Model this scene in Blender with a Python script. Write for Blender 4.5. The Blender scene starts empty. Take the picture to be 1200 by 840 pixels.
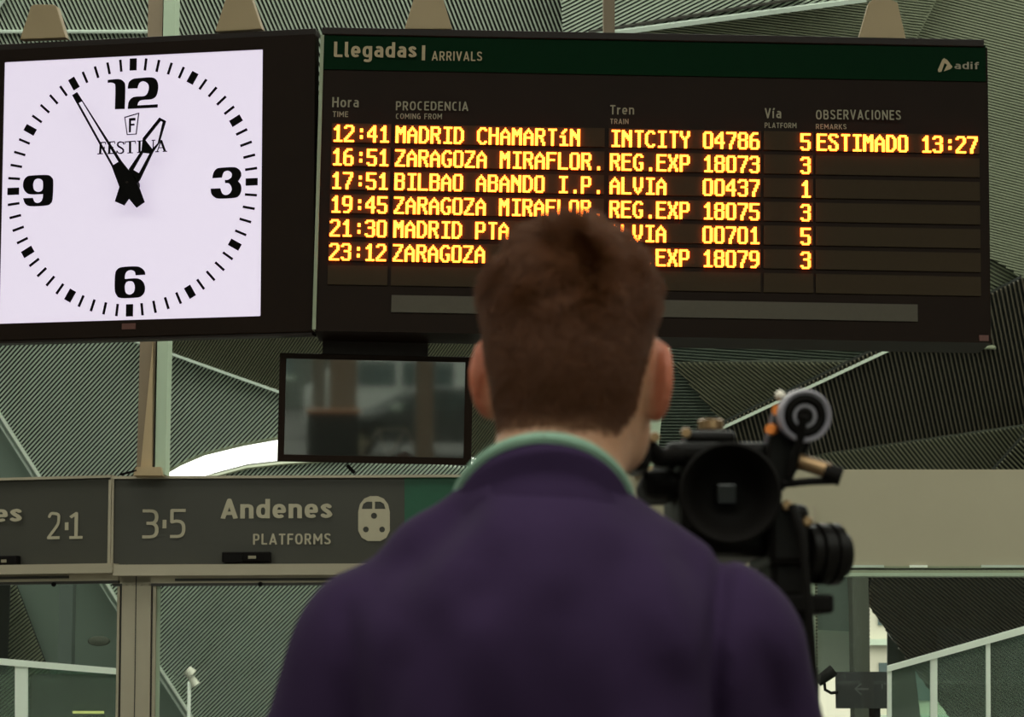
import bpy, math, random
import numpy as np
from mathutils import Vector, Matrix, Euler
from mathutils.geometry import tessellate_polygon
random.seed(7); rng = np.random.default_rng(7)
SC = bpy.context.scene
COL = SC.collection

# ------------------------------------------------------------------ camera, world, lights, exposure
F = 2900.0; HORIZON = 780.0; CAMZ = 1.39
PITCH = math.atan((HORIZON - 420) / F)
cam_d = bpy.data.cameras.new('camera'); cam = bpy.data.objects.new('camera', cam_d); COL.objects.link(cam)
cam.location = (0, 0, CAMZ); cam.rotation_euler = (math.pi / 2 + PITCH, 0, 0)
cam_d.sensor_width = 36; cam_d.lens = F * 36 / 1200; cam_d.clip_start = 0.05; cam_d.clip_end = 400
cam_d.dof.use_dof = True; cam_d.dof.focus_distance = 11.1; cam_d.dof.aperture_fstop = 13
SC.camera = cam
world = bpy.data.worlds.new('world'); SC.world = world; world.use_nodes = True
bg = world.node_tree.nodes['Background']
bg.inputs['Color'].default_value = (0.97, 1.0, 0.88, 1); bg.inputs['Strength'].default_value = 2.9
SC.view_settings.view_transform = 'Standard'; SC.view_settings.look = 'None'
SC.view_settings.exposure = 0.0; SC.view_settings.gamma = 1.0; SC.view_settings.use_curve_mapping = False
SC.cycles.use_denoising = True
SC.cycles.max_bounces = 10; SC.cycles.diffuse_bounces = 5; SC.cycles.transparent_max_bounces = 16
SC.cycles.sample_clamp_indirect = 6

# ------------------------------------------------------------------ helpers
def P(px, py, Y):
    """world point seen at pixel (px, py) of the 1200x840 frame, at distance Y along the floor"""
    u = (px - 600) / F; v = (420 - py) / F
    d = Vector((u, math.cos(PITCH) - v * math.sin(PITCH), math.sin(PITCH) + v * math.cos(PITCH)))
    return Vector((0, 0, CAMZ)) + d * (Y / d.y)

class Frame:
    """an upright panel: local x along it, local y into it, local z up"""
    def __init__(s, origin, rx=0, ry=0, rz=0):
        s.o = Vector(origin); s.R = (Matrix.Rotation(math.radians(rz), 3, 'Z') @ Matrix.Rotation(math.radians(rx), 3, 'X') @ Matrix.Rotation(math.radians(ry), 3, 'Y'))
        s.M = Matrix.Translation(s.o) @ s.R.to_4x4()
    def loc(s, px, py, off=0.0):
        d = P(px, py, 1.0) - Vector((0, 0, CAMZ)); n = s.R @ Vector((0, 1, 0))
        o = s.o + n * off
        t = (o - Vector((0, 0, CAMZ))).dot(n) / d.dot(n)
        q = s.R.transposed() @ (Vector((0, 0, CAMZ)) + d * t - s.o)
        return q.x, q.z
    def pt(s, px, py, off=0.0):
        x, z = s.loc(px, py, off); return s.o + s.R @ Vector((x, off, z))

MATS = {}
def mat(name, col, rough=0.6, metal=0.0, emit=None, strength=1.0, var=0.06, scale=20.0, bump=0.0, coat=0.0, trans=0.0, sss=0.0, spec=0.5):
    if name in MATS: return MATS[name]
    m = bpy.data.materials.new(name); m.use_nodes = True; nt = m.node_tree; b = nt.nodes['Principled BSDF']
    b.inputs['Base Color'].default_value = (*col, 1); b.inputs['Roughness'].default_value = rough; b.inputs['Metallic'].default_value = metal
    b.inputs['Coat Weight'].default_value = coat; b.inputs['Transmission Weight'].default_value = trans
    b.inputs['Specular IOR Level'].default_value = spec
    if sss:
        b.inputs['Subsurface Weight'].default_value = sss; b.inputs['Subsurface Radius'].default_value = (0.012, 0.005, 0.003); b.inputs['Subsurface Scale'].default_value = 0.6
    if emit:
        b.inputs['Emission Color'].default_value = (*emit, 1); b.inputs['Emission Strength'].default_value = strength
    if var or bump:
        tc = nt.nodes.new('ShaderNodeTexCoord'); nz = nt.nodes.new('ShaderNodeTexNoise')
        nz.inputs['Scale'].default_value = scale; nz.inputs['Detail'].default_value = 4
        nt.links.new(tc.outputs['Object'], nz.inputs['Vector'])
        if var:
            mx = nt.nodes.new('ShaderNodeMix'); mx.data_type = 'RGBA'
            mx.inputs[6].default_value = (*[c * (1 - var * 2) for c in col], 1); mx.inputs[7].default_value = (*[min(1, c * (1 + var * 2)) for c in col], 1)
            nt.links.new(nz.outputs['Fac'], mx.inputs[0]); nt.links.new(mx.outputs[2], b.inputs['Base Color'])
        if bump:
            bp = nt.nodes.new('ShaderNodeBump'); bp.inputs['Strength'].default_value = bump; bp.inputs['Distance'].default_value = 0.01
            nt.links.new(nz.outputs['Fac'], bp.inputs['Height']); nt.links.new(bp.outputs['Normal'], b.inputs['Normal'])
    MATS[name] = m; return m

def glass_mat(name, tint, refl=1.45, rough=0.0):
    if name in MATS: return MATS[name]
    m = bpy.data.materials.new(name); m.use_nodes = True; nt = m.node_tree; nt.nodes.remove(nt.nodes['Principled BSDF'])
    out = nt.nodes['Material Output']
    t = nt.nodes.new('ShaderNodeBsdfTransparent'); t.inputs[0].default_value = (*tint, 1)
    g = nt.nodes.new('ShaderNodeBsdfGlossy'); g.inputs['Roughness'].default_value = rough
    f = nt.nodes.new('ShaderNodeFresnel'); f.inputs[0].default_value = refl
    mx = nt.nodes.new('ShaderNodeMixShader')
    nt.links.new(f.outputs[0], mx.inputs[0]); nt.links.new(t.outputs[0], mx.inputs[1]); nt.links.new(g.outputs[0], mx.inputs[2])
    nt.links.new(mx.outputs[0], out.inputs['Surface']); MATS[name] = m; return m

class MB:
    def __init__(s): s.v = []; s.f = []
    def add(s, vs, fs, M=None):
        k = len(s.v)
        for v in vs:
            v = Vector(v); s.v.append(M @ v if M is not None else v)
        s.f += [tuple(i + k for i in f) for f in fs]; return s
    def box(s, x0, y0, z0, x1, y1, z1, M=None):
        vs = [(x, y, z) for x in (x0, x1) for y in (y0, y1) for z in (z0, z1)]
        return s.add(vs, [(0, 1, 3, 2), (4, 6, 7, 5), (0, 4, 5, 1), (2, 3, 7, 6), (0, 2, 6, 4), (1, 5, 7, 3)], M)
    def prism(s, poly, y0, y1, holes=(), M=None):
        """polygon in local x,z extruded along y"""
        loops = [list(poly)] + [list(h) for h in holes]
        flat = [p for l in loops for p in l]; n = len(flat)
        tri = tessellate_polygon([[Vector((p[0], p[1], 0)) for p in l] for l in loops])
        vs = [(p[0], y0, p[1]) for p in flat] + [(p[0], y1, p[1]) for p in flat]
        fs = []
        for t in tri:
            a, b, c = [flat[i] for i in t]
            if (b[0]-a[0])*(c[1]-a[1]) - (b[1]-a[1])*(c[0]-a[0]) < 0: t = (t[0], t[2], t[1])
            fs.append((t[0], t[1], t[2])); fs.append((t[0] + n, t[2] + n, t[1] + n))
        k = 0
        for li, l in enumerate(loops):
            m = len(l); ar = sum(l[i][0]*l[(i+1) % m][1] - l[(i+1) % m][0]*l[i][1] for i in range(m))
            flip = (ar < 0) != (li > 0)
            for i in range(m):
                a, b = k + i, k + (i + 1) % m
                fs.append((a, b, b + n, a + n) if flip else (a, a + n, b + n, b))
            k += m
        return s.add(vs, fs, M)
    def tube(s, pts, r, n=8, cap=True, flat=1.0):
        pts = [Vector(p) for p in pts]; rs = r if isinstance(r, (list, tuple)) else [r] * len(pts)
        k = len(s.v); prev = None
        for i, p in enumerate(pts):
            d = (pts[min(i + 1, len(pts) - 1)] - pts[max(i - 1, 0)]).normalized()
            a = prev if prev is not None else (Vector((0, 0, 1)) if abs(d.z) < 0.9 else Vector((1, 0, 0)))
            a = (a - d * a.dot(d)).normalized(); prev = a; b = d.cross(a)
            for j in range(n):
                t = 2 * math.pi * j / n; s.v.append(p + (a * math.cos(t) + b * math.sin(t) * flat) * rs[i])
        for i in range(len(pts) - 1):
            for j in range(n):
                a0 = k + i * n + j; a1 = k + i * n + (j + 1) % n
                s.f.append((a0, a1, a1 + n, a0 + n))
        if cap:
            s.f.append(tuple(k + j for j in range(n))[::-1]); s.f.append(tuple(k + (len(pts) - 1) * n + j for j in range(n)))
        return s
    def lathe(s, prof, c, axis=(0, 1, 0), n=28):
        """prof: (radius, distance along axis)"""
        ax = Vector(axis).normalized(); q = ax.to_track_quat('Z', 'Y'); k = len(s.v); c = Vector(c)
        for r, h in prof:
            for j in range(n):
                t = 2 * math.pi * j / n; s.v.append(c + q @ Vector((r * math.cos(t), r * math.sin(t), h)))
        for i in range(len(prof) - 1):
            for j in range(n):
                a0 = k + i * n + j; a1 = k + i * n + (j + 1) % n
                s.f.append((a0, a1, a1 + n, a0 + n))
        s.f.append(tuple(k + j for j in range(n))[::-1]); s.f.append(tuple(k + (len(prof) - 1) * n + j for j in range(n)))
        return s
    def build(s, name, m, parent=None, smooth=False, bevel=0.0, M=None):
        me = bpy.data.meshes.new(name); me.from_pydata([tuple(v) for v in s.v], [], s.f); me.update()
        return link_mesh(name, me, m, parent, smooth, bevel, M)

def link_mesh(name, me, m, parent=None, smooth=False, bevel=0.0, M=None):
    o = bpy.data.objects.new(name, me); COL.objects.link(o)
    if m: me.materials.append(m)
    if smooth:
        me.shade_smooth()
        if smooth != 'all': me.set_sharp_from_angle(angle=math.radians(40))
    if M is not None: o.matrix_world = M
    if parent: o.parent = parent
    if bevel:
        b = o.modifiers.new('bevel', 'BEVEL'); b.width = bevel; b.segments = 2; b.limit_method = 'ANGLE'; b.angle_limit = math.radians(50)
    return o

def thing(name, label, cat, M=None, group=None):
    o = bpy.data.objects.new(name, None); COL.objects.link(o); o.empty_display_size = 0.1
    if M is not None: o.matrix_world = M if isinstance(M, Matrix) else Matrix.Translation(M)
    o['label'] = label; o['category'] = cat
    if group: o['group'] = group
    return o
def struct(name, M=None):
    o = bpy.data.objects.new(name, None); COL.objects.link(o); o['kind'] = 'structure'
    if M is not None: o.matrix_world = M
    return o
def kind(o, k): o['kind'] = k; return o
def lab(o, l): o['label'] = l; return o

def _arc(cx, cy, rx, ry, a0, a1, n=9, e=2.5):
    out = []
    for i in range(n + 1):
        a = math.radians(a0 + (a1 - a0) * i / n); c, q = math.cos(a), math.sin(a)
        out.append((cx + rx * math.copysign(abs(c) ** (2 / e), c), cy + ry * math.copysign(abs(q) ** (2 / e), q)))
    return out
def _spl(pts, n=5):
    out = []
    for i in range(len(pts) - 1):
        p0 = pts[max(i - 1, 0)]; p1 = pts[i]; p2 = pts[i + 1]; p3 = pts[min(i + 2, len(pts) - 1)]
        for j in range(n):
            t = j / n; out.append(tuple(.5 * (2*p1[q] + (p2[q]-p0[q])*t + (2*p0[q]-5*p1[q]+4*p2[q]-p3[q])*t*t + (3*p1[q]-p0[q]-3*p2[q]+p3[q])*t**3) for q in (0, 1)))
    return out + [pts[-1]]
def glyph(ch, t):
    """centre lines of one letter of a plain narrow sans, cap height 1, stroke t -> (width, strokes)"""
    h = t / 2; Y = 1 - h; xh = .74; XH = xh - h
    def box(w): return h, w - h
    def S(w, H):
        a, b = box(w); return [_spl([(b - .01, H - .16), (b - .09, H - h - .005), (w / 2, H - h), (a + .05, H - h - .03), (a, H * .74), (a + .07, H * .58), (w / 2, H * .5), (b - .07, H * .42), (b, H * .25), (b - .05, h + .03), (w / 2, h), (a + .07, h + .005), (a - .01, .15)])]
    C = {}
    if ch in 'I|': return t, [[(h, 0), (h, 1)]]
    if ch == 'L': w = .46; return w, [[(h, 1), (h, h), (w, h)]]
    if ch == 'E': w = .48; return w, [[(w, Y), (h, Y), (h, h), (w, h)], [(h, .52), (w - .03, .52)]]
    if ch == 'F': w = .47; return w, [[(w, Y), (h, Y), (h, 0)], [(h, .50), (w - .03, .50)]]
    if ch == 'H': w = .58; a, b = box(w); return w, [[(a, 0), (a, 1)], [(b, 0), (b, 1)], [(a, .52), (b, .52)]]
    if ch == 'T': w = .52; return w, [[(0, Y), (w, Y)], [(w / 2, 0), (w / 2, Y)]]
    if ch == 'V': w = .58; return w, [[(h * .8, 1), (w / 2, h * .6), (w - h * .8, 1)]]
    if ch == 'A': w = .62; return w, [[(h * .8, 0), (w / 2, 1 - h * .6), (w - h * .8, 0)], [(w * .22, .27), (w * .78, .27)]]
    if ch == 'M': w = .72; a, b = box(w); return w, [[(a, 0), (a, Y), (w / 2, .36), (b, Y), (b, 0)]]
    if ch == 'N': w = .60; a, b = box(w); return w, [[(a, 0), (a, Y), (b, h), (b, 1)]]
    if ch == 'O': w = .60; a, b = box(w); return w, [_arc(w / 2, .5, w / 2 - h, .5 - h, 0, 360, 24)]
    if ch == 'D': w = .58; a, b = box(w); return w, [[(a, h), (a, Y)] + _arc(w / 2 - .03, .5, w / 2 + .03 - h, .5 - h, 90, -90, 14) + [(a, h)]]
    if ch == 'P': w = .52; a, b = box(w); return w, [[(a, 0), (a, Y)] + _arc(w - .24, .72 - h / 2, .24 - h, .28 - h / 2, 90, -90, 10) + [(a, .44)]]
    if ch == 'R': w = .55; a, b = box(w); return w, [[(a, 0), (a, Y)] + _arc(w - .26, .73 - h / 2, .24 - h, .27 - h / 2, 90, -90, 10) + [(a, .46)], [(w * .48, .46), (w - h * .8, 0)]]
    if ch == 'B': w = .55; a, b = box(w); return w, [[(a, h), (a, Y)] + _arc(w - .27, .76 - h / 2, .24 - h, .24 - h / 2, 90, -90, 8) + [(a, .52)], [(a, .52)] + _arc(w - .25, .26 + h / 2, .25 - h, .26 - h / 2, 90, -90, 8) + [(a, h)]]
    if ch == 'C': w = .52; return w, [_arc(w / 2 + .03, .5, w / 2 + .03 - h, .5 - h, 62, 298, 16)]
    if ch == 'G': w = .56; return w, [_arc(w / 2 + .02, .5, w / 2 + .02 - h, .5 - h, 60, 270, 16) + [(w - h, h + .04), (w - h, .47), (w * .55, .47)]]
    if ch == 'K': w = .56; return w, [[(h, 0), (h, 1)], [(w - h, 1), (h + .05, .48)], [(w * .36, .58), (w - h * .6, 0)]]
    if ch == 'S': return .52, S(.52, 1)
    if ch == 's': return .44, S(.44, xh)
    if ch == 'l': w = t + .05; return w, [[(h, 1), (h, h * 1.6), (h + .03, h), (w, h)]]
    if ch in 'ií': return t * 1.2 if ch == 'i' else .2, ([[(h, 0), (h, xh)]] + ([[(h, .86), (h, .86 + t)]] if ch == 'i' else [[(h, .82), (h + .11, 1.02)]]))
    if ch == 'r': w = .34; return w, [[(h, 0), (h, xh)], _arc(w, xh * .52, w - h, xh * .48 - h, 180, 92, 7)]
    if ch == 'n': w = .50; a, b = box(w); return w, [[(a, 0), (a, xh)], [(a, XH - .08)] + _arc(w / 2 + .01, XH - .17, w / 2 - .01 - h, .17, 140, 0, 9) + [(b, 0)]]
    if ch == 'o': w = .52; return w, [_arc(w / 2, xh / 2, w / 2 - h, xh / 2 - h, 0, 360, 20)]
    if ch == 'e': w = .50; a, b = box(w); return w, [[(a, xh * .48), (b, xh * .48)] + _arc(w / 2, xh / 2, w / 2 - h, xh / 2 - h, 0, 310, 20)]
    if ch == 'd': w = .51; a, b = box(w); return w, [[(b, 0), (b, 1)], _arc(w / 2, xh / 2, w / 2 - h, xh / 2 - h, 0, 360, 20)]
    if ch == 'g': w = .51; a, b = box(w); return w, [[(b, xh), (b, -.08)] + _arc(w / 2, -.08, w / 2 - h, .14, 0, -140, 8), _arc(w / 2, xh / 2, w / 2 - h, xh / 2 - h, 0, 360, 20)]
    if ch == 'a': w = .48; a, b = box(w); return w, [[(b, 0), (b, XH - .16)] + _arc(w / 2, XH - .16, w / 2 - h, .16, 0, 130, 8), [(b, .42)] + _arc(w / 2, .21 + h / 2, w / 2 - h, .21 - h / 2, 90, 270, 8) + [(b, h + .03)]]
    if ch == 'f': w = .34; return w, [[(w * .4, 0), (w * .4, .8)] + _arc(w * .4 + .15, .8, .15, .2 - h, 180, 90, 6) + [(w, Y)], [(0, XH), (w, XH)]]
    if ch == '1': w = .40; return w, [[(.02, .80), (w * .5, Y), (w * .5, h)], [(0, h), (w, h)]]
    if ch == '2': w = .48; return w, [_spl([(h, .82), (w * .25, Y - .01), (w * .5, Y), (w * .85, Y - .05), (w - h, .74), (w * .8, .52), (h + .02, .10), (h, h)], 5) + [(w, h)]]
    if ch == '3': w = .48; return w, [[(0, Y)] + _arc(w / 2 - .01, .76 - h / 2, w / 2 - h, .24 - h / 2, 90, -90, 9) + [(w * .25, .52)], [(w * .3, .52)] + _arc(w / 2 - .02, .26 + h / 2, w / 2 + .02 - h, .26 - h / 2, 90, -90, 9) + [(0, h)]]
    if ch == '5': w = .48; return w, [[(w, Y), (h, Y), (h, .55), (w * .35, .58)] + _arc(w / 2 - .02, .29 + h / 2, w / 2 + .02 - h, .29 - h / 2, 90, -90, 10) + [(0, h)]]
    return .28, []
def text_part(name, txt, box, fr, m, parent, y=-0.002, weight=.13, depth=0.002, gap=.12, base=0.0):
    """lettering fitted to an ink box given in pixels on the panel fr"""
    l, t_, r, b = box; mx, my = (l + r) / 2, (t_ + b) / 2
    x0 = fr.loc(l, my)[0]; x1 = fr.loc(r, my)[0]; z1 = fr.loc(mx, t_)[1]; z0 = fr.loc(mx, b)[1]
    polys = []; x = 0.0; h = weight / 2
    for ch in txt:
        w, st = glyph(ch, weight)
        for sk in st:
            for i in range(len(sk) - 1):
                ax, ay = sk[i]; bx_, by = sk[i + 1]; L = math.hypot(bx_ - ax, by - ay)
                if L < 1e-5: continue
                nx, ny = -(by - ay) / L * h, (bx_ - ax) / L * h
                polys.append([(x + ax - nx, ay - ny), (x + bx_ - nx, by - ny), (x + bx_ + nx, by + ny), (x + ax + nx, ay + ny)])
                if i: polys.append([(x + ax + h * math.cos(k * math.pi / 4), ay + h * math.sin(k * math.pi / 4)) for k in range(8)])
        x += w + gap
    xs = [p[0] for q in polys for p in q]; zs = [p[1] for q in polys for p in q]; a0, a1, c0, c1 = min(xs), max(xs), min(zs), max(zs)
    mb_ = MB()
    for qi, q in enumerate(polys):
        k = len(mb_.v)
        for p in q: mb_.v.append(Vector((x0 + (x1 - x0) * (p[0] - a0) / (a1 - a0), y - depth - qi * 6e-5, z0 + (z1 - z0) * (p[1] - c0) / (c1 - c0))))
        mb_.f.append(tuple(range(k, k + len(q))))
    return mb_.build(name, m, parent)

# ------------------------------------------------------------------ materials
M_board = mat('board_casing_paint', (0.013, 0.0064, 0.0036), 0.5, 0.0, var=0.1, scale=6, spec=0.08)
M_cap = mat('board_cap_paint', (0.016, 0.009, 0.007), 0.4, 0.0, spec=0.15)
M_green = mat('header_green', (0.0015, 0.017, 0.0055), 0.5, spec=0.03)
M_ink = mat('cream_lettering', (0.42, 0.32, 0.19), 0.6, var=0.03)
M_ink2 = mat('grey_cream_lettering', (0.27, 0.235, 0.16), 0.6, var=0.03)
M_module = mat('led_module_face', (0.042, 0.029, 0.017), 0.8, var=0.05, scale=60, spec=0.1)
M_module2 = mat('ticker_module_face', (0.060, 0.048, 0.030), 0.45, var=0.05, scale=60, spec=0.3)
M_led = mat('lit_amber_led', (0.8, 0.3, 0.05), 0.5, emit=(1.0, 0.175, 0.015), strength=8.0, var=0)
M_face = mat('lit_clock_face', (0.5, 0.48, 0.5), 0.5, emit=(0.80, 0.70, 0.89), strength=0.725, var=0)
M_black = mat('black_print', (0.003, 0.0025, 0.0025), 0.5, var=0, spec=0.05)
M_red = mat('red_sticker', (0.10, 0.025, 0.015), 0.5)
M_tan = mat('tan_painted_steel', (0.40, 0.295, 0.165), 0.55, var=0.04, scale=5)
M_brown = mat('brown_post_paint', (0.22, 0.165, 0.105), 0.55, var=0.05, scale=5)
M_pale = mat('pale_green_post_paint', (0.42, 0.52, 0.38), 0.5, var=0.03, scale=5)
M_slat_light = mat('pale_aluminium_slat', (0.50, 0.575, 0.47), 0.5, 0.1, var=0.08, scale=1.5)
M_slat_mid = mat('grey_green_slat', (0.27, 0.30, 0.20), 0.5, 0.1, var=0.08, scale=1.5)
M_slat_dark = mat('shaded_brown_slat', (0.115, 0.10, 0.07), 0.5, 0.1, var=0.08, scale=1.5)  # facet tones carry orientation shading in the colour, darkest where little light falls
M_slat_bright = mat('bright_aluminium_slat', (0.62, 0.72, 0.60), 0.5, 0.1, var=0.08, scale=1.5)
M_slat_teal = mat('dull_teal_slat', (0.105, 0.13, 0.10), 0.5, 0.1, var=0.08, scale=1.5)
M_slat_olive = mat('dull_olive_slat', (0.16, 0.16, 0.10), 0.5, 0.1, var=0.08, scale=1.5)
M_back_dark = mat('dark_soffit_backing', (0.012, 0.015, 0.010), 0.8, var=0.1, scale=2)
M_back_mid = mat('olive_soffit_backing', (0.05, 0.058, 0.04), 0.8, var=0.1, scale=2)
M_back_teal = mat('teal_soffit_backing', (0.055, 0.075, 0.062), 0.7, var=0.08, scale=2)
M_plain = mat('plain_grey_green_panel', (0.22, 0.285, 0.235), 0.6, var=0.05, scale=1)
M_trim = mat('pale_edge_trim', (0.50, 0.58, 0.50), 0.45, var=0.03)
M_sign = mat('sign_dark_grey', (0.038, 0.036, 0.026), 0.5, 0.0, var=0.06, scale=4)
M_signink = mat('cream_sign_print', (0.40, 0.355, 0.25), 0.6, var=0.03)
M_signgreen = mat('sign_green', (0.006, 0.075, 0.035), 0.5)
M_alu = mat('warm_aluminium', (0.40, 0.35, 0.26), 0.42, 0.25, var=0.04, scale=3)
M_alu_dark = mat('shaded_aluminium_groove', (0.03, 0.027, 0.022), 0.5)  # groove shade put into a near-black copy of the aluminium colour
M_beam = mat('beige_plaster_beam', (0.40, 0.36, 0.255), 0.75, var=0.03, scale=1.5, bump=0.05)
M_white = mat('white_painted_rail', (0.84, 0.90, 0.80), 0.45, var=0.02)
M_glass = glass_mat('door_glass', (0.95, 0.98, 0.95))
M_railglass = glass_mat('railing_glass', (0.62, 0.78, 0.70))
_nt = M_railglass.node_tree; _df = _nt.nodes.new('ShaderNodeBsdfDiffuse'); _df.inputs[0].default_value = (.55, .64, .54, 1)  # diffuse haze mixed in to imitate pale reflections on the railing glass
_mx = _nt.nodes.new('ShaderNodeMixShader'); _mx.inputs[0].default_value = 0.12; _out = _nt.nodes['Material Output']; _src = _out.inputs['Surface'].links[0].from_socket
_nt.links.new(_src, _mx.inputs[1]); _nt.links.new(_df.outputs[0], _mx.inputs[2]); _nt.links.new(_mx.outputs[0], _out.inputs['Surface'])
M_rubber = mat('black_rubber', (0.006, 0.005, 0.0045), 0.6, var=0.1, spec=0.06)
M_cambody = mat('camera_black_plastic', (0.006, 0.005, 0.0045), 0.38, var=0.1, scale=80, spec=0.09)
M_gold = mat('worn_brass', (0.30, 0.19, 0.10), 0.35, 0.8)
M_floor = mat('polished_floor', (0.13, 0.12, 0.10), 0.25, var=0.08, scale=2)
M_wall = mat('hall_wall_panel', (0.20, 0.21, 0.17), 0.6, var=0.05, scale=1)
M_ceil = mat('hall_soffit', (0.22, 0.23, 0.18), 0.7, var=0.05, scale=1)
M_street = mat('asphalt', (0.10, 0.10, 0.095), 0.85, var=0.1, scale=3)
M_building = mat('pale_building_render', (0.55, 0.52, 0.42), 0.8, var=0.04, scale=1)
M_window = mat('dark_building_window', (0.10, 0.13, 0.13), 0.2)

# ------------------------------------------------------------------ slatted roof and wall facets beyond the hall
def base_Y(py): return 25.0 + py * 5.0 / 840
BASE_R = 34.0   # lean of the facets, degrees
ceiling = struct('ceiling')
def facet(poly, slat_deg=None, pitch=5.0, ms=None, mb=None, tilt=(0, 0), frac=0.42, layer=0.0, name='soffit_panel', lean=BASE_R, yaw=0.0, center=None):
    cx, cy = center if center else (sum(p[0] for p in poly) / len(poly), sum(p[1] for p in poly) / len(poly))
    Yc = base_Y(cy) - layer
    fr = Frame(P(cx, cy, Yc), rx=lean + tilt[0], rz=yaw + tilt[1])
    pl = [fr.loc(*p) for p in poly]
    panel = MB().prism(pl, 0.0, 0.05).build(name, mb, ceiling)
    panel.matrix_world = fr.M
    if slat_deg is None: return fr, panel
    a = math.radians(slat_deg)
    c0 = Vector(fr.loc(cx, cy)); c1 = Vector(fr.loc(cx + 40 * math.cos(a), cy + 40 * math.sin(a)))
    d = (c1 - c0).normalized(); nrm = Vector((-d.y, d.x))
    q = Vector(fr.loc(cx - 40 * math.sin(a), cy + 40 * math.cos(a)))
    step = abs((q - c0).dot(nrm)) / 40 * pitch
    ps = [Vector(p) for p in pl]; hs = [p.dot(nrm) for p in ps]
    mb_ = MB(); h = math.floor(min(hs) / step) * step; w = step * frac / 2
    while h < max(hs):
        ts = []
        for i in range(len(ps)):
            A, B = ps[i], ps[(i + 1) % len(ps)]; ha, hb = A.dot(nrm) - h, B.dot(nrm) - h
            if (ha < 0) != (hb < 0): ts.append((A + (B - A) * (ha / (ha - hb))).dot(d))
        ts.sort()
        for i in range(0, len(ts) - 1, 2):
            if ts[i + 1] - ts[i] < 0.03: continue
            A = nrm * h + d * ts[i]; B = nrm * h + d * ts[i + 1]; o_ = nrm * w
            c = [A - o_, A + o_, B + o_, B - o_]
            vs = [(p.x, -0.03, p.y) for p in c] + [(p.x, 0.0, p.y) for p in c]
            mb_.add(vs, [(0, 1, 2, 3), (0, 4, 5, 1), (1, 5, 6, 2), (2, 6, 7, 3), (3, 7, 4, 0)])
        h += step
    s = kind(mb_.build('slats', ms, panel), 'stuff')
    return fr, panel
def edge_trim(p0, p1, w, fr, m=M_trim, name='edge_trim', off=-0.05):
    a = Vector(fr.loc(*p0)); b = Vector(fr.loc(*p1)); d = (b - a).normalized(); n = Vector((-d.y, d.x)) * w / 2
    o = MB().prism([a - n, b - n, b + n, a + n], off - 0.03, off + 0.03).build(name, m, ceiling); o.matrix_world = fr.M; return o

# top left, steep slats
fA, _ = facet([(-700, -330), (660, -330), (660, 0), (674, 40), (690, 130), (400, 300), (-700, 300)], 66, 4.6, M_slat_light, M_back_dark, tilt=(0, 2), frac=0.40)
edge_trim((657, -60), (664, 6), 0.03, fA); edge_trim((664, 6), (676, 44), 0.035, fA); edge_trim((670, 0), (681, 44), 0.02, fA)
edge_trim((-20, 35), (180, 35), 0.02, fA); edge_trim((-4, 12), (8, -6), 0.03, fA)
# top right, shallow rising slats
fB, _ = facet([(660, 42), (640, -330), (1030, -330), (1012, -4), (700, 40)], -27, 4.2, M_slat_light, M_back_dark, tilt=(-6, -3), frac=0.42, layer=0.1)
fC, _ = facet([(680, 40), (1010, -3), (1008, -330), (1125, -330), (1112, -30), (1060, 70), (1000, 330), (690, 300)], 7, 3.2, M_slat_mid, M_back_mid, tilt=(2, 3), frac=0.5)
edge_trim((684, 40), (1014, -4), 0.045, fB, off=-0.12, name='light_trim'); edge_trim((690, 36), (940, -4), 0.018, fB, m=M_alu_dark, off=-0.06)
fD, _ = facet([(1104, -330), (1900, -330), (1900, 330), (1200, 325), (1162, 302), (1000, 310), (1056, 60)], 14, 3.3, M_slat_mid, M_back_mid, tilt=(-8, -8), frac=0.6)
edge_trim((1106, -20), (1055, 62), 0.02, fD, m=M_slat_mid)
fE, _ = facet([(1120, 285), (1164, 300), (1204, 325), (1160, 352), (1100, 380)], 28, 4.2, M_slat_mid, M_back_mid, tilt=(4, 0), layer=0.1)
edge_trim((1150, 354), (1204, 324), 0.02, fE)
# right, near-vertical slats, darker in colour to stand in for less light
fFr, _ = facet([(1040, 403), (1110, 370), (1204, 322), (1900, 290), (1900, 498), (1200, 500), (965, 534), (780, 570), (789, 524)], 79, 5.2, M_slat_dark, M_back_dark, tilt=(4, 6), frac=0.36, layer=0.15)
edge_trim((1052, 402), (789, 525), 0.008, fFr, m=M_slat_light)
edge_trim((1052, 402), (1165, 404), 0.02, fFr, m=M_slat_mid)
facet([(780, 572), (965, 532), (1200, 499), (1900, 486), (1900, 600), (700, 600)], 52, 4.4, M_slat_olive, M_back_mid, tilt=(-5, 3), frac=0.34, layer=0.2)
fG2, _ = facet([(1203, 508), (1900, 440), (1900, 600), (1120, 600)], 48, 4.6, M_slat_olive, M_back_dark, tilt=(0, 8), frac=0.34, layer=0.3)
# middle right, fine teal facets
facet([(640, 300), (1060, 300), (1060, 425), (640, 425)], 4, 3.6, M_slat_teal, M_back_teal, tilt=(2, 0), frac=0.25, layer=0.02)
facet([(700, 424), (1010, 424), (849, 497), (786, 424)], 38, 3.8, M_slat_olive, M_back_mid, tilt=(0, -4), frac=0.28, layer=0.05)
facet([(640, 424), (788, 424), (851, 497), (789, 525), (700, 600), (600, 600)], 0, 3.6, M_slat_teal, M_back_teal, tilt=(0, 4), frac=0.16, layer=0.04)
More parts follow.
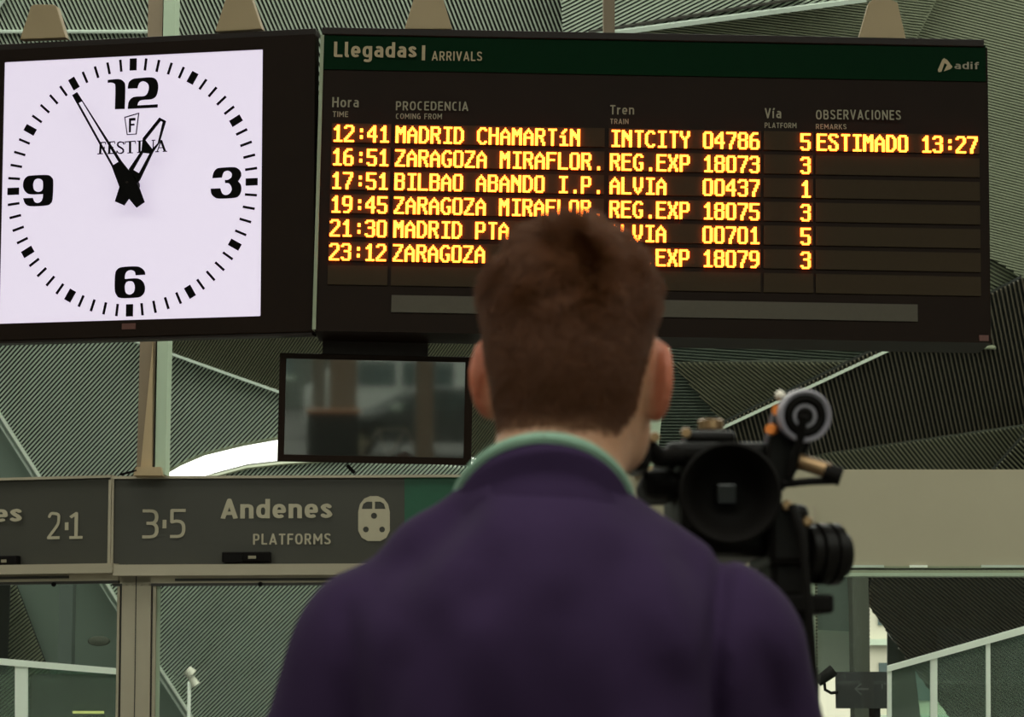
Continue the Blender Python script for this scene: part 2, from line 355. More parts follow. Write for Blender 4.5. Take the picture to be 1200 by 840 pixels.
# middle left, diagonal bright slats with the sky gap
IC = (200, 600)
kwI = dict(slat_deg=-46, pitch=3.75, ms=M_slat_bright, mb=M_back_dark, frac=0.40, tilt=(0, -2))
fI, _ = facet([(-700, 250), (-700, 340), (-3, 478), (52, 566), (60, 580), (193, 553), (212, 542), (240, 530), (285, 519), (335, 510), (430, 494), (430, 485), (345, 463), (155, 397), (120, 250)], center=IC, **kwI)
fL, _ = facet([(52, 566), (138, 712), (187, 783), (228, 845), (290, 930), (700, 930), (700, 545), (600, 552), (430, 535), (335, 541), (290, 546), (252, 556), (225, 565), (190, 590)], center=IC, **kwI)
fK, _ = facet([(150, 396), (150, 250), (640, 250), (640, 560), (600, 552), (345, 463)], -55, 3.0, M_slat_olive, M_back_dark, tilt=(3, 4), frac=0.38, layer=0.12)
edge_trim((150, 394), (345, 463), 0.010, fK); edge_trim((345, 463), (600, 553), 0.010, fK)
for a_, b_ in (((-4, 476), (54, 567)), ((54, 567), (190, 783)), ((190, 783), (232, 848))):
    edge_trim(a_, b_, 0.016, fI, m=M_white, off=-0.04, name='double_edge'); edge_trim((a_[0] - 3, a_[1] + 1), (b_[0] - 3, b_[1] + 1), 0.03, fI, m=M_plain, off=-0.02); edge_trim((a_[0] - 6, a_[1] + 2), (b_[0] - 6, b_[1] + 2), 0.012, fI, off=-0.04)
top_c = [(193, 553), (212, 542), (240, 530), (285, 519), (335, 510), (430, 494)]; bot_c = [(225, 563), (252, 556), (290, 546), (335, 541), (430, 535)]
for cc_ in (top_c, bot_c):
    for k in range(len(cc_) - 1): edge_trim(cc_[k], cc_[k + 1], 0.02, fI, m=M_slat_mid, off=-0.03)
# plain panels lower left
facet([(-700, 330), (-3, 478), (52, 566), (190, 783), (270, 905), (60, 905), (-700, 760)], None, mb=M_plain, tilt=(0, 4), layer=-0.1, name='plain_panel')
facet([(-700, 640), (18, 683), (58, 790), (150, 900), (-700, 930)], -40, 3.8, M_slat_mid, M_back_dark, tilt=(0, 8), frac=0.34, layer=0.25)
facet([(-700, 640), (12, 683), (8, 790), (-700, 800)], None, mb=M_back_dark, layer=0.4, name='dark_panel')
# lower right, dark brown roof folds with gaps to the outside
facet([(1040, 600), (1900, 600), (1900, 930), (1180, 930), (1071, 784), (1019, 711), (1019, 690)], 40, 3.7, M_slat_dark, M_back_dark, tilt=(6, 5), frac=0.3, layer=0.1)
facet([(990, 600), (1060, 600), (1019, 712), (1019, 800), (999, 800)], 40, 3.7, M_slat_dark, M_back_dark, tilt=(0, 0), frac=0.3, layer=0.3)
facet([(930, 600), (1000, 600), (1000, 740), (960, 738), (930, 738)], None, mb=M_plain, tilt=(0, -5), layer=0.0, name='plain_panel')
facet([(940, 728), (1000, 722), (1000, 790), (940, 790)], None, mb=M_slat_light, tilt=(0, 5), layer=-0.3, name='plain_panel')
facet([(700, 590), (958, 590), (958, 930), (700, 930)], 0, 4.0, M_slat_mid, M_back_mid, layer=0.05, frac=0.3)
facet([(1040, 742), (1062, 770), (1072, 785), (1090, 930), (1040, 930)], None, mb=M_back_mid, layer=0.02, name='dark_panel')
# unseen hall slabs; the open strips between them are added to let light in
o = MB().box(-16, 2.5, 9.6, 16, 11.5, 9.8).build('ceiling_slab', M_ceil, ceiling)
o = MB().box(-16, -22, 9.6, 16, -7.0, 9.8).build('ceiling_slab', M_ceil, ceiling)
for x in (-12, -8, -4, 0, 4, 8, 12):
    MB().box(x - 0.1, -7, 9.4, x + 0.1, 22, 9.8).build('roof_rib', M_trim, ceiling)

# ------------------------------------------------------------------ hall shell
fl = struct('floor')
MB().box(-16, -22, -0.1, 16, 17.4, 0).build('floor_slab', M_floor, fl)
MB().box(-16, 17.4, -0.12, 16, 34, -0.02).build('platform_slab', M_street, fl)
for nm, x0, x1 in (('wall_left', -16.2, -16), ('wall_right', 16, 16.2)):
    w = struct(nm); MB().box(x0, -22, 0, x1, 36, 9.8).build('wall_panel', M_wall, w)
fac = struct('wall_back')
for x in np.arange(-16, 16.1, 4):
    MB().box(x - 0.12, -22.2, 0, x + 0.12, -21.9, 9.6).build('mullion', M_alu, fac)
MB().box(-16, -22.2, 0, 16, -21.9, 0.12).build('sill', M_alu, fac)
MB().box(-16, -22.2, 5.5, 16, -21.9, 5.7).build('transom', M_alu, fac)
o = MB().box(-16, -22.06, 0.1, 16, -22.04, 9.6).build('pane', M_glass, fac)
st = struct('street')
MB().box(-60, -75, -0.15, 60, -22.2, -0.05).build('road_surface', M_street, st)
MB().box(-60, 34, -0.15, 60, 110, -0.05).build('yard_surface', M_street, st)

# ------------------------------------------------------------------ door screen with the platform signs (17 m)
YS = 17.0
frS = Frame(P(302.5, 608.5, YS), 0, -0.3, 0.3)
frL = Frame(P(130, 610.5, YS - 0.02), 0, -0.2, -16)
d1 = struct('door_1')
def pbox(fr, l, t, r, b, y0, y1, name, m, parent, bevel=0.0):
    """box on panel fr whose front outline is the given pixel rectangle"""
    mx, my = (l + r) / 2, (t + b) / 2
    x0 = fr.loc(l, my, y0)[0]; x1 = fr.loc(r, my, y0)[0]; z1 = fr.loc(mx, t, y0)[1]; z0 = fr.loc(mx, b, y0)[1]
    o = MB().box(x0, y0, z0, x1, y1, z1).build(name, m, parent, bevel=bevel)
    if parent is None or parent.get('kind') == 'structure': o.matrix_world = fr.M
    return o
# headers
pbox(frS, 132, 660, 760, 673, -0.10, 0.20, 'header_lip', M_alu, d1)
pbox(frS, 132, 673, 760, 682, 0.0, 0.16, 'header_frame', M_alu, d1)
pbox(frS, 205, 676.5, 700, 679.5, -0.012, 0.0, 'light_slot', M_alu_dark, d1)
pbox(frS, 132, 682, 760, 685, 0.0, 0.1, 'door_track', M_alu_dark, d1)
pbox(frL, -140, 662, 131, 673, -0.10, 0.20, 'header_lip', M_alu, d1)
pbox(frL, -140, 673, 138, 682, 0.0, 0.16, 'header_frame', M_alu, d1)
pbox(frL, -140, 676, 80, 679, -0.012, 0.0, 'light_slot', M_alu_dark, d1)
pbox(frL, -140, 682, 138, 685, 0.0, 0.1, 'door_track', M_alu_dark, d1)
def zpost(fr, l, r, top, y0, y1, name, m, parent):
    my = 760; x0 = fr.loc(l, my, y0)[0]; x1 = fr.loc(r, my, y0)[0]; z1 = fr.loc(l, top, y0)[1]
    o = MB().box(x0, y0, -fr.o.z, x1, y1, z1).build(name, m, parent); o.matrix_world = fr.M; return o
zpost(frS, 142, 176, 672, 0.0, 0.2, 'mullion', M_alu, d1)
zpost(frS, 158, 159, 672, -0.004, 0.0, 'mullion_groove', M_alu_dark, d1)
zpost(frS, 176, 178.5, 683, 0.03, 0.2, 'mullion_groove', M_alu_dark, d1)
zpost(frS, 178.5, 182, 683, 0.02, 0.1, 'door_stile', M_alu, d1)
zpost(frS, 136.5, 139.5, 683, 0.02, 0.1, 'door_stile', M_alu, d1)
zpost(frS, 139.5, 142, 683, 0.04, 0.1, 'mullion_groove', M_alu_dark, d1)
zpost(frS, 182, 187, 683, 0.06, 0.09, 'door_stile', M_pale, d1)
zpost(frS, 560, 600, 672, 0.0, 0.2, 'mullion', M_alu, d1)
def pane(fr, l, r, t, parent, y=0.07):
    x0 = fr.loc(l, 760, y)[0]; x1 = fr.loc(r, 760, y)[0]; z1 = fr.loc((l + r) / 2, t, y)[1]
    o = MB().add([(x0, y, -fr.o.z + 0.05), (x1, y, -fr.o.z + 0.05), (x1, y, z1), (x0, y, z1)], [(0, 1, 2, 3)]).build('pane', M_glass, parent); o.matrix_world = fr.M
pane(frS, 182, 560, 684, d1); pane(frL, -140, 137, 684, d1)
# small dark stops on the tracks
for fr_, x in ((frS, 305), (frL, 63)):
    c = fr_.pt(x, 684.5, -0.03); MB().lathe([(0.014, -0.02), (0.018, 0.0), (0.014, 0.02)], c, (0, 1, 0), 12).build('track_stop', M_rubber, d1)

sg = thing('platform_sign', 'wide dark grey sign reading Andenes Platforms 3-5 above the glass doors', 'sign', frS.M)
pbox(frS, 132, 558.5, 474, 661, -0.02, 0.16, 'panel', M_sign, sg)
lab(pbox(frS, 474, 557.5, 700, 660, -0.02, 0.16, 'end_panel', M_signgreen, sg), 'green end panel of the sign')
pbox(frS, 129.5, 556.5, 700, 559.5, -0.05, 0.18, 'top_rail', M_alu, sg)
pbox(frS, 129.5, 558, 132.8, 661, -0.045, 0.18, 'end_rail', M_alu, sg)
text_part('lettering', 'Andenes', (259, 584, 390, 608), frS, M_signink, sg, -0.024, weight=.175, gap=.10)
text_part('lettering', 'PLATFORMS', (297, 625, 388, 638.5), frS, M_signink, sg, -0.024, weight=.15, gap=.16)
text_part('lettering', '3', (167.5, 597, 186.5, 631), frS, M_signink, sg, -0.024, weight=.105)
text_part('lettering', '5', (200, 596.5, 218, 630.5), frS, M_signink, sg, -0.024, weight=.105)
pbox(frS, 190.5, 609, 195, 619, -0.026, -0.021, 'lettering', M_signink, sg)
# train pictogram
def pxy(fr, pts, off=0.0): return [fr.loc(x, y, off) for x, y in pts]
def rrect(l, t, r, b, rad, n=5):
    out = []
    for cx, cy, a0 in ((r - rad, t + rad, -90), (r - rad, b - rad, 0), (l + rad, b - rad, 90), (l + rad, t + rad, 180)):
        for i in range(n + 1):
            a = math.radians(a0 + 90 * i / n); out.append((cx + rad * math.cos(a), cy + rad * math.sin(a)))
    return out
def circ(cx, cy, r, n=14): return [(cx + r * math.cos(2 * math.pi * i / n), cy + r * math.sin(2 * math.pi * i / n)) for i in range(n)]
train = [(420, 622), (420, 600), (422, 591), (427, 584.5), (434, 581.5), (443, 581.5), (450, 584.5), (455, 591), (457, 600), (457, 622), (453, 630), (446, 634), (431, 634), (424, 630)]
MB().prism(pxy(frS, train), -0.026, -0.021, holes=[pxy(frS, [(424, 596.5), (426, 590.5), (430, 588), (436.5, 588), (436.5, 596.5)]), pxy(frS, [(439.5, 588), (446, 588), (450, 590.5), (452, 596.5), (439.5, 596.5)]), pxy(frS, circ(438.5, 604.5, 3.6)), pxy(frS, circ(429, 620.5, 3.4)), pxy(frS, circ(448, 620.5, 3.4))]).build('train_pictogram', M_signink, sg)
sl = thing('platform_sign', 'dark grey sign reading 2-1 at the corner, cut by the frame edge', 'sign', frL.M)
pbox(frL, -140, 563, 128, 663, -0.02, 0.03, 'panel', M_sign, sl)
pbox(frL, -140, 560, 130, 563, -0.05, 0.03, 'top_rail', M_alu, sl)
pbox(frL, 126.5, 562, 129.5, 663, -0.045, 0.03, 'end_rail', M_alu, sl)
text_part('lettering', 'Andenes', (-103, 592, 29, 613), frL, M_signink, sl, -0.024, weight=.175, gap=.10)
text_part('lettering', '2', (57.5, 600, 72.5, 632), frL, M_signink, sl, -0.024, weight=.105)
text_part('lettering', '1', (83, 600, 99, 631.5), frL, M_signink, sl, -0.024, weight=.105)
pbox(frL, 76, 612, 80, 621, -0.026, -0.021, 'lettering', M_signink, sl)
# door motion sensors
for fr_, l, r, t, b, lb in ((frS, 260, 317, 646.5, 658.5, 'black motion sensor bar under the Andenes lettering'), (frL, -20, 19, 651, 663, 'black motion sensor bar at the left frame edge')):
    s_ = thing('door_sensor', lb, 'sensor', fr_.M)
    pbox(fr_, l, t, r, b, -0.09, -0.02, 'housing', M_rubber, s_, bevel=0.008)
    pbox(fr_, l + 1.5, t + 3, l + (r - l) * 0.42, b, -0.10, -0.09, 'lens_window', M_cambody, s_)
    pbox(fr_, l + (r - l) * 0.54, t + 4.5, l + (r - l) * 0.70, t + 8, -0.0935, -0.09, 'maker_plate', M_ink2, s_)

# beige beam on the right with its glazing
frB = Frame(P(1000, 606, YS), 0, 0, 0)
bm = struct('wall_right_beam')
pbox(frB, 700, 550, 1330, 664, 0.0, 0.5, 'beam', M_beam, bm)
pbox(frB, 700, 663, 1330, 665.5, -0.01, 0.3, 'beam_edge', M_slat_mid, bm)
for l, r in ((985, 1036), (1066, 1087), (1150, 1200)):
    pbox(frB, l, 662, r, 665, -0.02, 0.0, 'edge_reflector', M_trim if l != 1066 else M_white, bm)
pbox(frB, 700, 668, 1330, 671, -0.03, 0.2, 'header_lip', M_slat_mid, bm)
pbox(frB, 700, 671, 1330, 675, -0.05, 0.2, 'header_frame', M_pale, bm)
zpost(frB, 944, 956, 675, 0.0, 0.1, 'mullion', M_pale, bm)
pane(frB, 700, 1330, 676, bm)
pl = thing('wall_plate', 'small square framed plate on the beige beam behind the camera', 'plate', frB.M)
pbox(frB, 912, 593, 956, 640, -0.012, 0.0, 'frame', M_alu, pl)
pbox(frB, 915, 594.5, 954, 638, -0.016, -0.011, 'plate', M_beam, pl)

# ------------------------------------------------------------------ posts that carry the boards
pA = thing('steel_post', 'pale green and brown post standing on the sign header below the clock', 'post', P(185, 556, 16.9))
def quadpost(parent, pts, Y0, Y1, name, m):
    """prism between two depths whose front outline is given"""
    fr = Frame(P(pts[0][0], pts[0][1], Y0)); me = MB().prism(pxy(fr, pts), 0, Y1 - Y0).build(name, m, parent)
    me.matrix_world = fr.M; return me
quadpost(pA, [(181.5, 556), (193.5, 556), (213, -330), (198, -330)], 16.88, 17.1, 'post_shaft', M_pale)
lab(quadpost(pA, [(160, 556), (179, 556), (198, -330), (182, -330)], 16.9, 17.1, 'side_fin', M_brown), 'brown side fin')
quadpost(pA, [(164, 556), (178, 556), (179, 400)], 16.86, 16.9, 'tapered_stiffener', M_tan)
quadpost(pA, [(156, 557), (190, 557), (188, 547), (159, 547)], 16.8, 17.1, 'base_plate', M_tan)
quadpost(pA, [(140, 555), (160, 550), (160, 552), (141, 557)], 16.8, 16.83, 'cable_end', M_rubber)
pB = thing('steel_post', 'tan post seen only above the arrivals board', 'post', P(716, 60, 14))
quadpost(pB, [(710, 400), (722, 400), (719, -330), (705, -330)], 14.0, 14.15, 'post_shaft', M_brown)
pC = thing('steel_post', 'pale cream post below the arrivals board behind the right ear', 'post', P(765, 562, 16.9))
quadpost(pC, [(755, 556), (768, 556), (786, 395), (771, 395)], 16.9, 17.1, 'post_shaft', M_pale)
quadpost(pC, [(748, 556), (755, 556), (771, 395), (767, 395)], 16.95, 17.1, 'side_fin', M_brown)
quadpost(pC, [(745, 557), (778, 557), (776, 546), (748, 546)], 16.8, 17.1, 'base_plate', M_tan)

# ------------------------------------------------------------------ arrivals board
frA = Frame((0.645, 11.0, CAMZ + 2.159), -1.4, 0.96, 0.58)
bd = thing('arrivals_board', 'wide dark arrivals board with amber train times and green header', 'departure board', frA.M)
W, H = 3.03, 1.387
MB().box(-W/2, 0.0, -H/2, W/2, 0.30, H/2 - 0.025).build('casing', M_board, bd, bevel=0.006)
MB().box(-W/2 - 0.012, -0.012, -H/2, -W/2 + 0.004, 0.28, H/2 - 0.03).build('side_strip', M_slat_mid, bd)
MB().box(-W/2 - 0.005, -0.02, H/2 - 0.03, W/2 - 0.02, 0.32, H/2 + 0.004).build('top_cap', M_cap, bd, bevel=0.004)
MB().box(-W/2, -0.01, -H/2 - 0.006, W/2, 0.3, -H/2 + 0.012).build('bottom_lip', M_board, bd)
x0, zt = frA.loc(379, 39); _, zb = frA.loc(379, 81.5)
lab(MB().box(x0, -0.008, zb, W/2 - 0.012, 0.0, zt).build('header_band', M_green, bd), 'dark green header band')
def T(s, box, m=M_ink, w=.17, y=-0.010, gap=.12): return text_part('lettering', s, box, frA, m, bd, y, weight=w, gap=gap)
T('Llegadas', (391.5, 50.5, 488.5, 74))
T('I', (494.5, 54, 498.3, 71.5)); T('ARRIVALS', (506, 61, 565, 72.5), w=.14, gap=.16)
T('adif', (1118, 73.5, 1146.5, 82), M_ink2, .15)
for pts in ([(1098.5, 82.5), (1104, 70.5), (1106, 68.6), (1107.5, 71.5), (1102.8, 84.6), (1099.6, 85.2)], [(1107, 69.5), (1109.5, 71), (1115.8, 79), (1113.5, 81.5), (1105.5, 84.2), (1109.5, 76.5), (1106.6, 74.8)]):
    MB().prism(pxy(frA, pts), -0.012, -0.008).build('emblem', M_ink, bd)
for s_, b_, o_ in (('Hora', (389.5, 114.3, 420.5, 126), .012), ('TIME', (390, 130.7, 408, 137.3), .006), ('PROCEDENCIA', (464, 119.3, 549, 130.6), .006), ('COMING FROM', (464, 133.6, 518, 140.4), .006),
                   ('Tren', (715, 123.5, 743, 134.5), .01), ('TRAIN', (715, 139.2, 736.5, 145.8), .006), ('Vía', (896, 126.5, 915.3, 139), .01), ('PLATFORM', (896, 144, 933, 150.6), .006),
                   ('OBSERVACIONES', (956, 129.6, 1054.5, 141.6), .006), ('REMARKS', (956, 145.5, 991.5, 152), .006)):
    T(s_, b_, M_ink2, .145, y=-0.002, gap=.16)
GLY = {'A': '10386CC6C6FEC6C6C6C6', 'B': 'FCC6C6C6FCC6C6C6C6FC', 'C': '3C66C0C0C0C0C0C0663C', 'D': 'F8CCC6C6C6C6C6C6CCF8', 'E': 'FEC0C0C0FCC0C0C0C0FE', 'F': 'FEC0C0C0FCC0C0C0C0C0',
       'G': '3C66C0C0C0CEC6C6663C', 'H': 'C6C6C6C6FEC6C6C6C6C6', 'I': '7E18181818181818187E', 'L': 'C0C0C0C0C0C0C0C0C0FE', 'M': 'C6EEFEFED6C6C6C6C6C6', 'N': 'C6E6F6FEDECEC6C6C6C6',
       'O': '7CC6C6C6C6C6C6C6C67C', 'P': 'FCC6C6C6C6FCC0C0C0C0', 'R': 'FCC6C6C6FCD8CCCCC6C6', 'S': '7CC6C060380C06C6C67C', 'T': '7E181818181818181818', 'V': 'C6C6C6C6C6C66C6C3810', 'X': 'C6C66C6C38386C6CC6C6',
       'Y': 'C6C6C66C381818181818', 'Z': 'FE060C0C18303060C0FE', '0': '7CC6C6C6C6C6C6C6C67C', '1': '18387818181818181 87E'.replace(' ', ''), '2': '7CC606060C183060C0FE', '3': '7CC606063C060606C67C',
       '4': '0C1C3C6CCCCCFE0C0C0C', '5': 'FEC0C0C0FC060606C67C', '6': '3C60C0C0FCC6C6C6C67C', '7': 'FE06060C0C1818303030', '8': '7CC6C6C67CC6C6C6C67C', '9': '7CC6C6C6C67E0606 0C78'.replace(' ', ''),
       ':': '00001818000018180000', '.': '00000000000000001818', 'í': '0C183000781818181 87E'.replace(' ', '')}
px0, pz0 = frA.loc(390, 147.2); px1, _ = frA.loc(458, 148.2); CW = (px1 - px0) / 5
_, pzb = frA.loc(390, 166.8); CH = pz0 - pzb; _, pzr = frA.loc(390, 147.2 + 27.75 * 6); RP = (pz0 - pzr) / 6
def led_text(s, x, z, parent):
    b = MB(); dw, dh = CW / 8, CH / 10
    for i, ch in enumerate(s):
        if ch == ' ': continue
        g = GLY[ch]
        for r in range(10):
            bits = int(g[2 * r:2 * r + 2], 16)
            for c in range(8):
                if bits & (128 >> c):
                    cx = x + i * CW + (c + 0.5) * dw; cz = z - (r + 0.5) * dh; a = dw * 0.47; h = dh * 0.46
                    vs = [(cx - a, -0.021, cz - h), (cx + a, -0.021, cz - h), (cx + a, -0.021, cz + h), (cx - a, -0.021, cz + h),
                          (cx - a, -0.0105, cz - h), (cx + a, -0.0105, cz - h), (cx + a, -0.0105, cz + h), (cx - a, -0.0105, cz + h)]
                    b.add(vs, [(0, 1, 2, 3), (0, 4, 5, 1), (1, 5, 6, 2), (2, 6, 7, 3), (3, 7, 4, 0)])
    return kind(b.build('lit_leds', M_led, parent), 'stuff')
cols = []
for l, r, ts in ((389, 458.5, 390), (462.5, 708.5, 464), (713.5, 891.5, 715), (895, 952.5, 896.8), (955.5, 1147, 956.5)):
    cols.append((frA.loc(l, 150)[0], frA.loc(r, 150)[0], frA.loc(ts, 150)[0]))
rows = [('12:41', 'MADRID CHAMARTíN', 'INTCITY 04786', '   5', 'ESTIMADO 13:27'), ('16:51', 'ZARAGOZA MIRAFLOR.', 'REG.EXP 18073', '   3', ''), ('17:51', 'BILBAO ABANDO I.P.', 'ALVIA   00437', '   1', ''),
        ('19:45', 'ZARAGOZA MIRAFLOR.', 'REG.EXP 18075', '   3', ''), ('21:30', 'MADRID PTA', 'ALVIA   00701', '   5', ''), ('23:12', 'ZARAGOZA', 'REG.EXP 18079', '   3', ''), ('', '', '', '', '')]
dpy = frA.loc(390, 145)[1] - frA.loc(390, 167)[1]
for i, row in enumerate(rows):
    zt = pz0 - i * RP + 0.010
    for (a, b, t), s in zip(cols, row):
        md = MB().box(a, -0.009, zt - dpy, b, 0.0, zt).build('display_module', M_module, bd)
        if s.strip(): led_text(s, t, pz0 - i * RP, md)
a, zt = frA.loc(459, 346); b, _ = frA.loc(1075, 360); _, zb = frA.loc(459, 366)
lab(MB().box(a, -0.009, zb, b, 0.0, zt).build('display_module', M_module2, bd), 'unlit grey ticker strip along the bottom')
a, zt = frA.loc(1147, 393); b, zb = frA.loc(1158, 400)
MB().box(a, -0.012, zb, b, 0, zt).build('sticker', M_red, bd)
def bracket(fr, pts, parent, y0=0.02, y1=0.07):
    MB().prism(pxy(fr, pts, y0), y0, y1).build('roof_bracket', M_tan, parent, bevel=0.004)
bracket(frA, [(474, 34), (530, 34), (512, -25), (492, -25)], bd)
bracket(frA, [(1005.5, 47), (1062.5, 48), (1052, 3), (1046, 0), (1022, 0), (1018, 3)], bd)

# ------------------------------------------------------------------ clock
frC = Frame((-1.723 * 1.0155, 11.17, CAMZ + 2.145 * 1.0155), 0.3, -0.15, -10.6)
ck = thing('station_clock', 'large square white station clock in a dark brown casing', 'clock', frC.M)
fx0, fz0 = frC.loc(0, 380); fx1, fz1 = frC.loc(309, 58); fx0b, _ = frC.loc(5, 73)
fx0 = (fx0 + fx0b) / 2; _, zc = frC.loc(309, 58); _, zd = frC.loc(305, 370); fx1 = (frC.loc(309, 58)[0] + frC.loc(305, 370)[0]) / 2
fz1 = (frC.loc(5, 73)[1] + zc) / 2; fz0 = (fz0 + zd) / 2
cx1 = frC.loc(369, 210)[0]; cz1 = frC.loc(369, 40)[1]; cz0 = frC.loc(367, 389)[1]; cx0 = fx0 - (cx1 - fx1)
fr_ring = [(cx0, cz0), (cx1, cz0), (cx1, cz1), (cx0, cz1)]
MB().box(cx0 + .03, 0.06, cz0 + .03, cx1 - .12, 0.30, cz1 - .03).build('back_box', M_board, ck)
MB().prism(fr_ring, -0.01, 0.06, holes=[[(fx0, fz0), (fx1, fz0), (fx1, fz1), (fx0, fz1)]]).build('casing', M_board, ck, bevel=0.004)
MB().box(cx0, 0.0, cz1 - 0.002, cx1 - 0.002, 0.08, cz1 + 0.028).build('top_cap', M_cap, ck, bevel=0.004)
MB().box(cx0, 0.0, cz0 - 0.012, cx1 - .01, 0.08, cz0 + 0.003).build('bottom_lip', M_cap, ck)
MB().box(fx0, 0.0, fz0, fx1, 0.03, fz1).build('dial', M_face, ck)
a, zt = frC.loc(144, 379.5); b, zb = frC.loc(160, 386); MB().box(a, -0.014, zb, b, -0.009, zt).build('sticker', M_red, ck)
cc = [frC.loc(*p) for p in ((156, 78), (152, 362), (295, 212.5), (16, 224))]
ccx = (cc[0][0] + cc[1][0] + cc[2][0] + cc[3][0]) / 4; ccz = sum(c[1] for c in cc) / 4
ro = abs(frC.loc(302, 212)[0] - frC.loc(9, 224)[0]) / 2; ri = ro - 0.056
hm = MB().box(-0.0165, -0.004, ri, 0.0165, 0.0, ro); mm_ = MB().box(-0.0055, -0.004, ri, 0.0055, 0.0, ro)
h0 = hm.build('hour_mark', M_black, ck); m0 = mm_.build('minute_mark', M_black, ck)
for k in range(60):
    src = h0 if k % 5 == 0 else m0; o = src if k in (0, 1) else src.copy()
    if k not in (0, 1): COL.objects.link(o); o.parent = ck
    o.location = (ccx, 0, ccz); o.rotation_euler = (0, math.radians(6 * k), 0)
def smooth_poly(pts, n=4):
    """Catmull-Rom through points; a third value 1 marks a sharp corner"""
    out = []; m = len(pts)
    for i in range(m):
        p0, p1, p2, p3 = pts[(i - 1) % m], pts[i], pts[(i + 1) % m], pts[(i + 2) % m]
        s1 = len(p1) > 2; s2 = len(p2) > 2
        a = (0, 0) if s1 else ((p2[0] - p0[0]) / 2, (p2[1] - p0[1]) / 2); b = (0, 0) if s2 else ((p3[0] - p1[0]) / 2, (p3[1] - p1[1]) / 2)
        if s1 and s2: out.append(p1[:2]); continue
        for j in range(n):
            t = j / n; h1 = 2*t**3 - 3*t*t + 1; h2 = t**3 - 2*t*t + t; h3 = -2*t**3 + 3*t*t; h4 = t**3 - t*t
            out.append(tuple(h1*p1[q] + h2*a[q] + h3*p2[q] + h4*b[q] for q in (0, 1)))
    return out
def numeral(outer, holes, ox, oy, sc):
    cv = lambda l: [frC.loc(ox + x / sc, oy + y / sc) for x, y in smooth_poly(l)]
    b = MB().prism(cv(outer), -0.004, 0.0, holes=[cv(h) for h in holes]); return b.build('numeral', M_black, ck)
S = 1
numeral([(98, 208, S), (280, 192), (365, 225), (403, 320), (393, 715, S), (225, 720, S), (232, 330), (205, 268), (150, 252), (98, 256, S)], [], 120, 80, 15)
numeral([(450, 358, S), (470, 250), (540, 192), (640, 176), (840, 162), (930, 185), (975, 260), (980, 370), (945, 490), (860, 545), (700, 558), (640, 590), (615, 655, S), (975, 636, S), (972, 690, S), (450, 715, S), (465, 600), (520, 525), (600, 500), (730, 492), (790, 450), (822, 350), (800, 270), (720, 228), (650, 262), (618, 352, S)], [], 120, 80, 15)
numeral([(155, 322, S), (180, 215), (230, 145), (300, 118), (560, 102), (660, 125), (722, 190), (730, 280), (670, 385, S), (722, 450), (735, 560), (690, 670), (590, 718), (290, 732), (190, 700), (135, 630), (122, 535, S), (315, 528, S), (350, 625), (420, 662), (500, 635), (545, 560), (530, 480), (480, 425), (412, 420, S), (408, 358, S), (470, 356), (535, 310), (548, 240), (510, 190), (450, 172), (380, 205), (345, 310, S)], [], 240, 190, 17.14)
numeral([(385, 330), (395, 210), (450, 130), (540, 100), (860, 88), (950, 130), (985, 220), (972, 560), (930, 660), (840, 700), (540, 714), (430, 670), (385, 555, S), (578, 548, S), (610, 625), (675, 650), (745, 620), (778, 545), (785, 470, S), (540, 476), (440, 435)], [[(585, 250), (620, 180), (690, 158), (765, 190), (785, 260), (780, 360), (750, 410), (680, 428), (610, 395), (584, 330)]], 5, 200, 17.14)
numeral([(305, 580), (312, 290), (350, 190), (450, 138), (740, 124), (850, 165), (905, 230), (912, 290, S), (722, 300, S), (705, 230), (630, 196), (550, 220), (508, 290), (505, 378, S), (750, 364), (860, 420), (905, 520), (900, 630), (845, 710), (750, 748), (430, 758), (340, 700)], [[(505, 500), (540, 435), (600, 418), (670, 435), (705, 510), (702, 600), (670, 660), (600, 690), (530, 660), (505, 590)]], 117, 305, 17.14)
# maker's emblem and lettering on the dial
e = lambda l: [frC.loc(100 + x / 10.9, 130 + y / 10.9) for x, y in l]
MB().prism(e([(500, 78), (690, 22), (656, 300), (532, 308)]), -0.003, 0.0, holes=[e([(511, 88), (677, 38), (645, 291), (541, 298)])]).build('emblem', M_black, ck)
MB().prism(e([(560, 95), (640, 88), (640, 122), (585, 125), (585, 165), (628, 162), (628, 185), (585, 188), (582, 272), (558, 274)]), -0.003, 0.0).build('emblem', M_black, ck)
lt = MB()
def bar(x1, y1, x2, y2, w):
    d = Vector((x2 - x1, y2 - y1)).normalized() * 1; n = Vector((-d.y, d.x)) * w / 2
    a_, b_ = Vector((x1, y1)), Vector((x2, y2)); lt.prism(e([a_ - n, b_ - n, b_ + n, a_ + n]), -0.003, 0.0)
def serif(x, y, w=50): bar(x - w / 2, y, x + w / 2, y - w * 0.05, 10)
bar(200, 400, 190, 550, 26); serif(190, 550, 70); bar(185, 405, 262, 400, 12); bar(258, 398, 262, 430, 8); bar(200, 472, 245, 470, 10); bar(243, 455, 245, 490, 8)
bar(312, 398, 306, 545, 26); bar(285, 546, 385, 540, 12); bar(285, 400, 378, 392, 12); bar(376, 392, 380, 420, 8); bar(310, 468, 360, 465, 10); bar(383, 512, 387, 540, 8)
sp = [(492, 425), (482, 402), (455, 396), (425, 402), (412, 425), (420, 450), (450, 467), (478, 484), (490, 508), (480, 532), (452, 543), (420, 536), (405, 510)]
for i in range(len(sp) - 1): bar(*sp[i], *sp[i + 1], 12 + 12 * math.sin(math.pi * i / 11) ** 2)
bar(492, 392, 494, 430, 8); bar(404, 508, 400, 545, 8)
bar(573, 390, 573, 538, 28); serif(573, 538, 70); bar(508, 396, 642, 386, 12); bar(512, 396, 510, 425, 8); bar(640, 388, 642, 418, 8)
bar(694, 385, 694, 532, 26); serif(694, 532, 62); serif(694, 386, 62)
